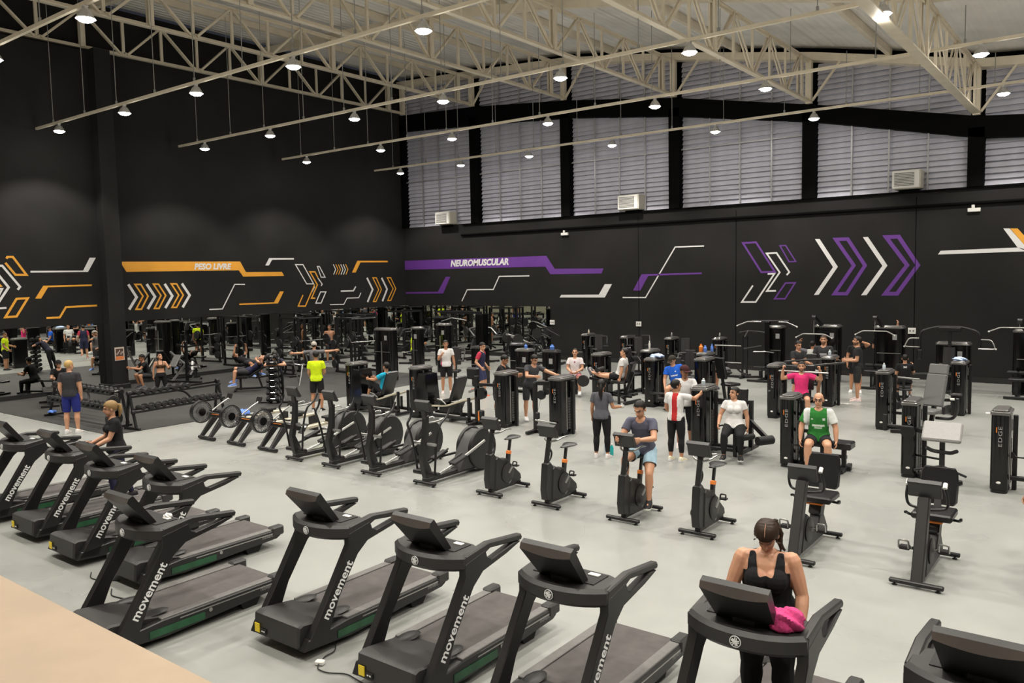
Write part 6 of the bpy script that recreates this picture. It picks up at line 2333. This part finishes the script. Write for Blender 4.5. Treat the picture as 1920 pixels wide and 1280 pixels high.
person('man in black lying face up on a bench by the left mirror', (-27.2, 18.6), D(100), 1.74, z=.60, T=(0, -1, .25), head=(0, D(-10)), armL=((.6, .3, .9), (-.2, .1, 1)), armR=((.6, .3, .9), (-.2, .1, 1)), legL=SIT(.3, -.1, .1), legR=SIT(.3, -.1, .1), shirt=BLACKF, pants=DKGREY, shoes=(.15, .25, .6), hair='short', skin=SKIN_M)
person('man in neon yellow partly hidden between the tall black towers', (-21.9, 22.4), D(120), 1.74, shirt=(.56, .72, .01), pants=BLACKF, shoes=GREY, hair='short', skin=SKIN_M, armL=((.2, .4, -1), (0, 1, .2)))
# --- middle
x, y = g2(838, 737)
person('man in a white shirt with pink sides standing, a hand at his chest', (x, y), D(44), 1.72, head=(D(8), D(6)), armL=((.22, -.02, -1), (.15, .15, -1)), armR=((.25, .25, -1), (-.45, .8, .75)),
       shirt=WHITEF, prints=[((1, -.4, -.125, -.2, .45), (.62, .04, .16))], pants=BLACKF, pantlen=('thigh', .85), shoes=(.5, .42, .4), hair='short', skin=SKIN_M)
x, y = g2(902, 744)
person('man in a navy shirt with red sleeves stepping sideways', (x, y), D(108), 1.72, head=(D(-15), D(10)), T=(0, .1, 1), armL=((.2, -.2, -1), (0, .7, -.8)), armR=((.35, -.35, -1), (.0, .75, -.7)), legL=dict(thigh=(.06, .25, -1), shin=(.02, -.1, -1)), legR=dict(thigh=(.06, .3, -1), shin=(.02, -.8, -.6)),
       shirt=NAVY, sleevec=('sleeve', (.42, .03, .06)), sleeve=.62, pants=(.03, .035, .085), pantlen=('thigh', .85), shoes=(.45, .1, .05), hair='short', skin=SKIN_L)
person('man in a black shirt leaning on the dark tower machine', (-12.95, 16.3), D(108), 1.72, T=(0, .30, 1), head=(D(10), D(12)), armL=((.15, .7, -.6), (-.4, .9, .0)), armR=((.25, .6, -.7), (-.5, .8, .0)), shirt=BLACKF, pants=BLACKF, pantlen=('thigh', .9), shoes=WHITEF, hair='short', skin=SKIN_M, fat=1.04)
person('man in a dark grey shirt leaning over the tower, arm stretched to the right', (-12.12, 16.58), D(54), 1.74, T=(.12, .28, 1), head=(D(20), D(12)), armL=((.65, .65, -.35), (.6, .7, -.25)), armR=((.2, .6, -.7), (-.7, .6, .0)), shirt=(.05, .05, .058), pants=DKGREY, pantlen=('thigh', .9), shoes=WHITEF, hair='short', skin=SKIN_L)
person('man in a turquoise shirt seated on the leg press hugging his knee', (-16.30, 15.45), D(-80), 1.72, z=.62, T=(0, -.18, 1), head=(D(-12), D(4)), armL=((.15, .8, -.45), (-.2, 1, .05)), armR=((.15, .8, -.45), (-.35, 1, .05)), legL=dict(thigh=(.12, .75, .65), shin=(.0, .35, -1)), legR=dict(thigh=(.15, 1, .1), shin=(.0, .2, -1)),
       shirt=(.012, .32, .48), pants=BLACKF, pantlen=('shin', .5), shoes=DKGREY, hair='short', skin=SKIN_M)
p = at(1048, 700)
person('man in a white shirt and pink shorts seated with hands together by a tower', (-13.58, 20.98), D(24), 1.74, z=.62, T=(0, -.02, 1), armL=((.22, .25, -1), (-.55, .75, -.35)), armR=((.22, .25, -1), (-.55, .75, -.35)), legL=SIT(.22), legR=SIT(.22), shirt=(.66, .60, .61), prints=[((1, -.02, .02, .72, .82), (.3, .05, .1))], pants=(.34, .13, .14), pantlen=('thigh', .95), shoes=WHITEF, hair='receding', skin=SKIN_L)
person('man in a white shirt on the leg extension with bare legs raised', (-11.62, 20.30), D(-80), 1.74, z=.78, T=(0, -.28, 1), head=(D(12), 0), armL=((.15, -.05, -1), (.05, .25, -1)), armR=((.15, -.05, -1), (.05, .25, -1)), legL=dict(thigh=(.14, 1, .02), shin=(.0, 1, .25), foot=(0, .5, 1)), legR=dict(thigh=(.14, 1, .02), shin=(.0, 1, .15), foot=(0, .5, 1)),
       shirt=WHITEF, prints=[((1, -.08, .08, .55, .6), (.2, .2, .22))], pants=BLACKF, pantlen=('thigh', .6), shoes=GREY, hair='short', skin=SKIN_L)
person('man in a bright blue shirt and dark cap seated, looking down to his side', (-9.72, 20.15), D(18), 1.76, z=.66, T=(-.22, .05, 1), head=(D(-35), D(30)), fat=1.1, armL=((.45, .1, -1), (.1, .4, -.9)), armR=((.2, .2, -1), (-.1, .6, -.8)), legL=SIT(.22, -.15), legR=SIT(.35, -.1),
       shirt=(.015, .11, .56), sleevec=None, prints=[((1, -.10, .08, .50, .57), (.6, .65, .75)), ((1, .02, .06, .70, .76), (.6, .65, .75))], pants=BLACKF, pantlen=('thigh', .6), shoes=DKGREY, hair='short', cap=((.03, .025, .02), 1), skin=SKIN_L)
x, y = g2(1129, 858)
person('woman with a long dark ponytail in a grey shirt, white glove, from behind', (x, y), D(-162), 1.60, fem=True, head=(D(8), 0), armL=((.18, .05, -1), (.1, .4, -.9)), armR=((.30, .15, -1), (.55, .85, -.05)), shirt=GREY, pants=BLACKF, pantlen=('shin', .85), shoes=(.55, .5, .48), hair='long', skin=SKIN_M, vox=.011, fat=1.06, glove='R')
x, y = g2(1268, 864)
person('woman in a white shirt with a red stripe down the back, pointing right', (x, y), D(-178), 1.62, fem=False, fat=1.02, head=(D(-40), 0), armL=((.2, .1, -1), (-.2, .6, -.5)), armR=((.5, .85, -.25), (.1, 1, .30)), shirt=WHITEF, prints=[((-1, -.065, .035, -.2, 1.1), (.42, .025, .025))], pants=BLACKF, pantlen=('shin', .72), shoes=(.58, .54, .40), hair='bob', skin=SKIN_M, vox=.011)
x, y = g2(1284, 838)
person('man in a dark red cap and white shirt facing the woman with the red stripe', (x, y), D(30), 1.76, head=(D(20), D(15)), armL=((.25, .5, -.9), (-.3, .9, .35)), armR=((.2, .1, -1), (-.1, .5, -.7)), shirt=WHITEF, sleeve=.55, pants=BLACKF, pantlen=('shin', .3), shoes=(.55, .5, .48), hair='short', cap=((.045, .012, .014), 1), skin=SKIN_D, fat=.98)
person('dark haired woman in a white shirt seated on a leg machine, head turned left', (-6.12, 15.22), D(16), 1.64, z=.66, fem=True, fat=1.22, T=(0, -.05, 1), head=(D(-45), 0), armL=((.30, -.05, -1), (.05, .15, -1)), armR=((.45, .1, -1), (.05, .7, -.6)), legL=SIT(.14, -.32, -.05), legR=SIT(.16, -.32, .05),
       shirt=WHITEF, prints=[((1, -.07, .07, .52, .55), (.25, .25, .25))], pants=BLACKF, pantlen=('shin', .95), shoes=BLACKF, sole=(.6, .6, .6), hair='bob', skin=SKIN_L, vox=.011, sleeve=.42)
person('bald man in a green jersey with one white sleeve seated on a machine', (-4.44, 15.05), D(14), 1.80, z=.63, fat=1.12, T=(0, .10, 1), head=(D(-4), 0), armL=((.38, .12, -1), (.05, .30, -1)), armR=((.38, .12, -1), (.05, .35, -1)), legL=SIT(.18, -.10, -.05), legR=SIT(.14, -.10, .0),
       shirt=(.022, .16, .028), sleevec=('sleeveL', (.62, .62, .60)), prints=[((1, -.10, .10, .46, .53), (.55, .62, .55)), ((1, -.06, .06, .40, .43), (.5, .6, .5)), ((1, .07, .11, .66, .74), (.6, .65, .6)), ((1, -.12, -.09, .68, .72), (.6, .65, .6)), ((1, -.25, -.145, .45, 1.1), (.6, .62, .6)), ((1, .145, .3, .45, 1.1), (.6, .62, .6))], pants=(.018, .018, .022), pantlen=('thigh', .72), shoes=DKGREY, hair='bald', skin=SKIN_L, beard=False, glasses=True, vox=.0105, sleeve=.72, loose=.02)
person('man in a pink shirt seated, fists raised to a bar at shoulder height', (-6.34, 20.05), D(14), 1.76, z=.64, T=(0, -.03, 1), armL=((.95, .10, -.30), (-.10, .25, 1)), armR=((.95, .10, -.30), (-.10, .25, 1)), legL=SIT(.18), legR=SIT(.18), shirt=(.68, .035, .17), pants=BLACKF, pantlen=('thigh', .72), shoes=DKGREY, hair='short', skin=SKIN_L, grip=(1.1, 1.1), vox=.012, beard=True)
person('man in a dark grey shirt looking right behind the left pink shirt tower', (-7.35, 22.9), D(60), 1.74, head=(D(-10), D(12)), armL=((.15, .3, -1), (-.2, 1, -.1)), armR=((.18, .3, -1), (-.2, 1, -.1)), shirt=DKGREY, pants=DKGREY, pantlen=('thigh', .9), shoes=GREY, hair='short', skin=SKIN_L)
person('bearded man in a dark grey shirt with a white print, facing the camera', (-6.85, 23.6), D(12), 1.86, head=(0, 0), armL=((.14, .08, -1), (.05, .3, -1)), armR=((.20, .1, -1), (-.05, .35, -1)), shirt=(.035, .035, .038), prints=[((1, -.09, .09, .58, .66), (.45, .45, .46)), ((1, -.07, .07, .50, .55), (.4, .4, .42))], pants=BLACKF, pantlen=('thigh', .9), shoes=GREY, hair='short', hairc=HAIRB, beard=True, skin=SKIN_L)
person('person in pale shirt at the lat pulldown, one arm up, behind the bearded man', (-8.05, 26.55), D(175), 1.74, z=.62, armL=((.9, .1, .1), (-.1, .1, 1)), armR=((.8, .1, .6), (.0, .1, 1)), legL=SIT(), legR=SIT(), shirt=(.42, .42, .40), sleeve=1.5, sleevec=('sleeve', (.10, .10, .11)), pants=BLACKF, shoes=GREY, hair='short', skin=SKIN_M)
x, y = g2(1607, 752)
person('man in a black shirt and patterned shorts standing in profile, white shoes', (x, y), D(-75), 1.84, head=(0, D(-4)), armL=((.12, .08, -1), (-.1, 1, -.05)), armR=((.12, .08, -1), (-.1, 1, -.05)), shirt=(.02, .02, .021), pants=(.03, .03, .03), pantlen=('thigh', .92), shoes=(.66, .52, .50), hair='short', skin=SKIN_L, beard=True)
person('man lifting a hand to his forehead, mostly hidden behind the profile man', (-6.45, 25.5), D(10), 1.70, head=(D(8), D(5)), armL=((.6, .5, .35), (-.9, .1, .35)), armR=((.2, .1, -1), (.0, .3, -1)), shirt=BLACKF, pants=BLACKF, shoes=WHITEF, hair='short', skin=SKIN_M)
x, y = g2(1652, 722)
person('man in black with blue shorts reaching up to the pulldown bar, from behind', (x, y), D(175), 1.86, head=(0, D(-8)), armL=((.25, .25, -.9), (-.05, .9, .2)), armR=((.55, .35, .55), (.12, .1, 1)), shirt=BLACKF, pants=(.16, .24, .55), pantlen=('thigh', .85), shoes=(.5, .5, .5), hair='short', skin=SKIN_L, fat=1.08)
person('boy in a black shirt with a white print on the back, sitting', (-4.85, 24.3), D(-165), 1.60, z=.58, armL=((.2, .1, -1), (.0, .3, -1)), armR=((.25, .4, -.8), (-.1, .5, .9)), legL=SIT(), legR=SIT(), shirt=BLACKF, prints=[((-1, -.04, .04, .78, .88), (.4, .4, .4))], pants=BLACKF, shoes=GREY, hair='short', skin=SKIN_L)
bench('low bench under the boy in black', (-4.85, 24.4), D(10))
person('man in a dark shirt bent forward on a machine near the carton', (-9.75, 23.6), D(-40), 1.74, z=.66, T=(0, 1, .55), head=(D(10), D(20)), armL=((.4, .6, -.6), (-.5, .8, .2)), armR=((.4, .6, -.6), (-.5, .8, .2)), legL=SIT(), legR=SIT(), shirt=(.09, .09, .095), pants=BLACKF, shoes=GREY, hair='short', hairc=HAIRB, skin=SKIN_M)
person('person at the right edge, only a hand and a white shoe in view', (-.52, 11.55), D(-20), 1.70, armL=((.3, .3, -1), (.1, .4, -.8)), armR=((.35, .3, -1), (.25, .5, -.8)), legR=dict(thigh=(.2, .1, -1), shin=(.15, .02, -1)), shirt=DKGREY, sleeve=1.5, pants=BLACKF, pantlen=('shin', .95), shoes=WHITEF, hair='short', skin=SKIN_M)
build_people()
# ================================================================ small things lying about
def blob(name, label, cat, loc, size, m, seed=1, rz=0.0, sub=3):
    """crumpled cloth: a folded, bumpy heap"""
    r = np.random.default_rng(seed)
    e = MB()
    e.ell((0, 0, 0), (1, 1, 1), 40, 26)
    v = np.array(e.v)
    ph = r.uniform(0, 6, 8)
    fr = r.uniform(2.2, 6.5, (8, 3))
    n = sum(np.sin(v @ fr[i] + ph[i]) for i in range(8)) / 8
    n2 = np.abs(np.sin(v @ fr[2] * 1.4 + ph[3])) - .5
    v = v * (1 + .40 * n + .12 * n2)[:, None]
    v[:, 2] = np.maximum(v[:, 2], -.55)
    v = v * np.array(size) / 2
    v[:, 2] -= v[:, 2].min()
    b = MB()
    b.add(v, e.f)
    o = b.build(name, m, None, 60)
    o.location = loc
    o.rotation_euler = (0, 0, rz)
    return tag(o, label, cat)


blob('towel', 'crumpled bright pink towel on the console of the woman in black', 'towel', (-1.83, 5.49, 1.212), (.25, .22, .17), 'pink', 4, .4)
blob('crumpled_paper', 'small crumpled white tissue behind the pushed forward treadmill screen', 'tissue', (-8.07, 4.45, 1.215), (.10, .08, .06), 'white', 5)
blob('cloth', 'pale blue and white cloth on the tower by the man in blue', 'cloth', (-10.44, 20.35, 1.375), (.36, .40, .12), 'ltblue', 6)
blob('cloth', 'light blue cloth lying on the round tower right of the grey seat', 'cloth', (-3.3, 22.85, 1.375), (.30, .30, .12), 'ltblue', 7)
blob('cloth', 'blue cloth hanging low on the left dumbbell rack frame', 'cloth', (-24.3, 10.12, .10), (.30, .2, .10), 'blue', 8)
blob('paper_scrap', 'white scrap of paper on the floor beside the profile man', 'paper', (*g2(1584, 757), 0.0), (.34, .14, .025), 'white', 9)
blob('cloth', 'blue cloth on the seat of the third plate machine near the elliptical', 'cloth', (-19.3, 13.0, .012), (.3, .3, .25), 'blue', 11)


def bottle(label, loc, m, h=.22, r=.035, capm='white'):
    t = thing('bottle', label, 'bottle', loc)
    MB().lathe([(r * .9, 0), (r, .01), (r, h * .66), (r * .45, h * .84), (r * .45, h * .9)], (0, 0, 0), n=12).build('bottle_body', m, t)
    MB().cyl((0, 0, h * .88), (0, 0, h), r * .5, n=10).build('cap', capm, t)
    return t


M['clear'] = mat('clear_bottle', (.55, .62, .68), .15, noise=.05)
bottle('teal water bottle on the floor by the woman with long ponytail', (*g2(1147, 853), 0), 'teal', .24, .04)
bottle('clear bottle on the floor between the ponytailed woman and the teal bottle', (*g2(1136, 852), 0), 'clear', .26, .04)
bottle('orange carton on the tower behind the red striped shirt', (-9.93, 22.15, 1.378), 'orange', .24, .06, 'orange')
bottle('blue bottle beside the orange carton on the tower', (-9.80, 22.15, 1.378), 'blue', .20, .05, 'blue')
bottle('small blue bottle at the right end of the tower top with the carton', (-9.72, 22.45, 1.378), 'blue', .22, .04, 'blue')
bottle('clear bottle standing on the tower left of the grey abductor seat', (-4.43, 19.98, 1.378), 'clear', .16, .035)
bottle('blue bottle on the tower left of the seated man in white', (-15.45, 20.95, 1.378), 'blue', .14, .05, 'blue')
bottle('wide blue bottle on the dark tall tower beside the seated man', (-14.42, 20.95, 1.378), 'blue', .16, .07, 'blue')
bottle('clear bottle on the cap of the tower beside the seated woman', (-6.95, 15.62, 1.378), 'clear', .14, .04)
bottle('bottle with a white cap on the tower right of the pink shirt', (-6.42, 22.7, 1.378), 'clear', .16, .04)
bottle('white bottle on the machine behind the leg extension', (-11.75, 22.4, 1.378), 'white', .26, .03)
for k, (x, y, lab) in enumerate([(-13.3, 27.1, 'small silver bottle on the third tower along the back wall'), (-11.65, 27.6, 'small silver bottle on the tower joined to the dip stand'), (-17.1, 27.45, 'tan bottle on the leftmost tower along the back wall')]):
    bottle(lab, (x, y, 1.378), 'alu' if k == 2 else 'steel', .16, .035)

# charger and cord in front of the treadmill
p0, p1 = at(600, 1246), at(655, 1279)
t = thing('power_adapter', 'white power adapter with a black cord on the floor in front of a treadmill', 'adapter', (p0[0], p0[1], 0), R_(25))
MB().box((0, 0, .025), (.09, .06, .045), .01).build('adapter_body', 'white', t)
MB().tube(fillet([(0, .03, .02), (-.02, .14, .015), (.04, .26, .015), (-.02, .40, .02), (-.06, .52, .06)], .06, 4), .006, 6).build('cord', 'rubber', t)
MB().tube(fillet([(0, -.03, .02), (.02, -.10, .012), (.14, -.16, .012), (.34, -.14, .012), (.62, -.32, .012)], .06, 4), .006, 6).build('cord', 'rubber', t)
for k, (px, py, lab) in enumerate([(185, 1085, 'thin black cord on the floor by the third treadmill from the left'), (225, 1118, 'thin black cord on the floor beside the treadmill pushed forward')]):
    p = at(px, py)
    o = MB().tube(fillet([(-.3, .05, .008), (-.1, -.06, .008), (.12, -.02, .008), (.3, .12, .008)], .08, 4), .007, 6).build('cord', 'rubber')
    o.location = (p[0], p[1], 0)
    tag(o, lab, 'cord')
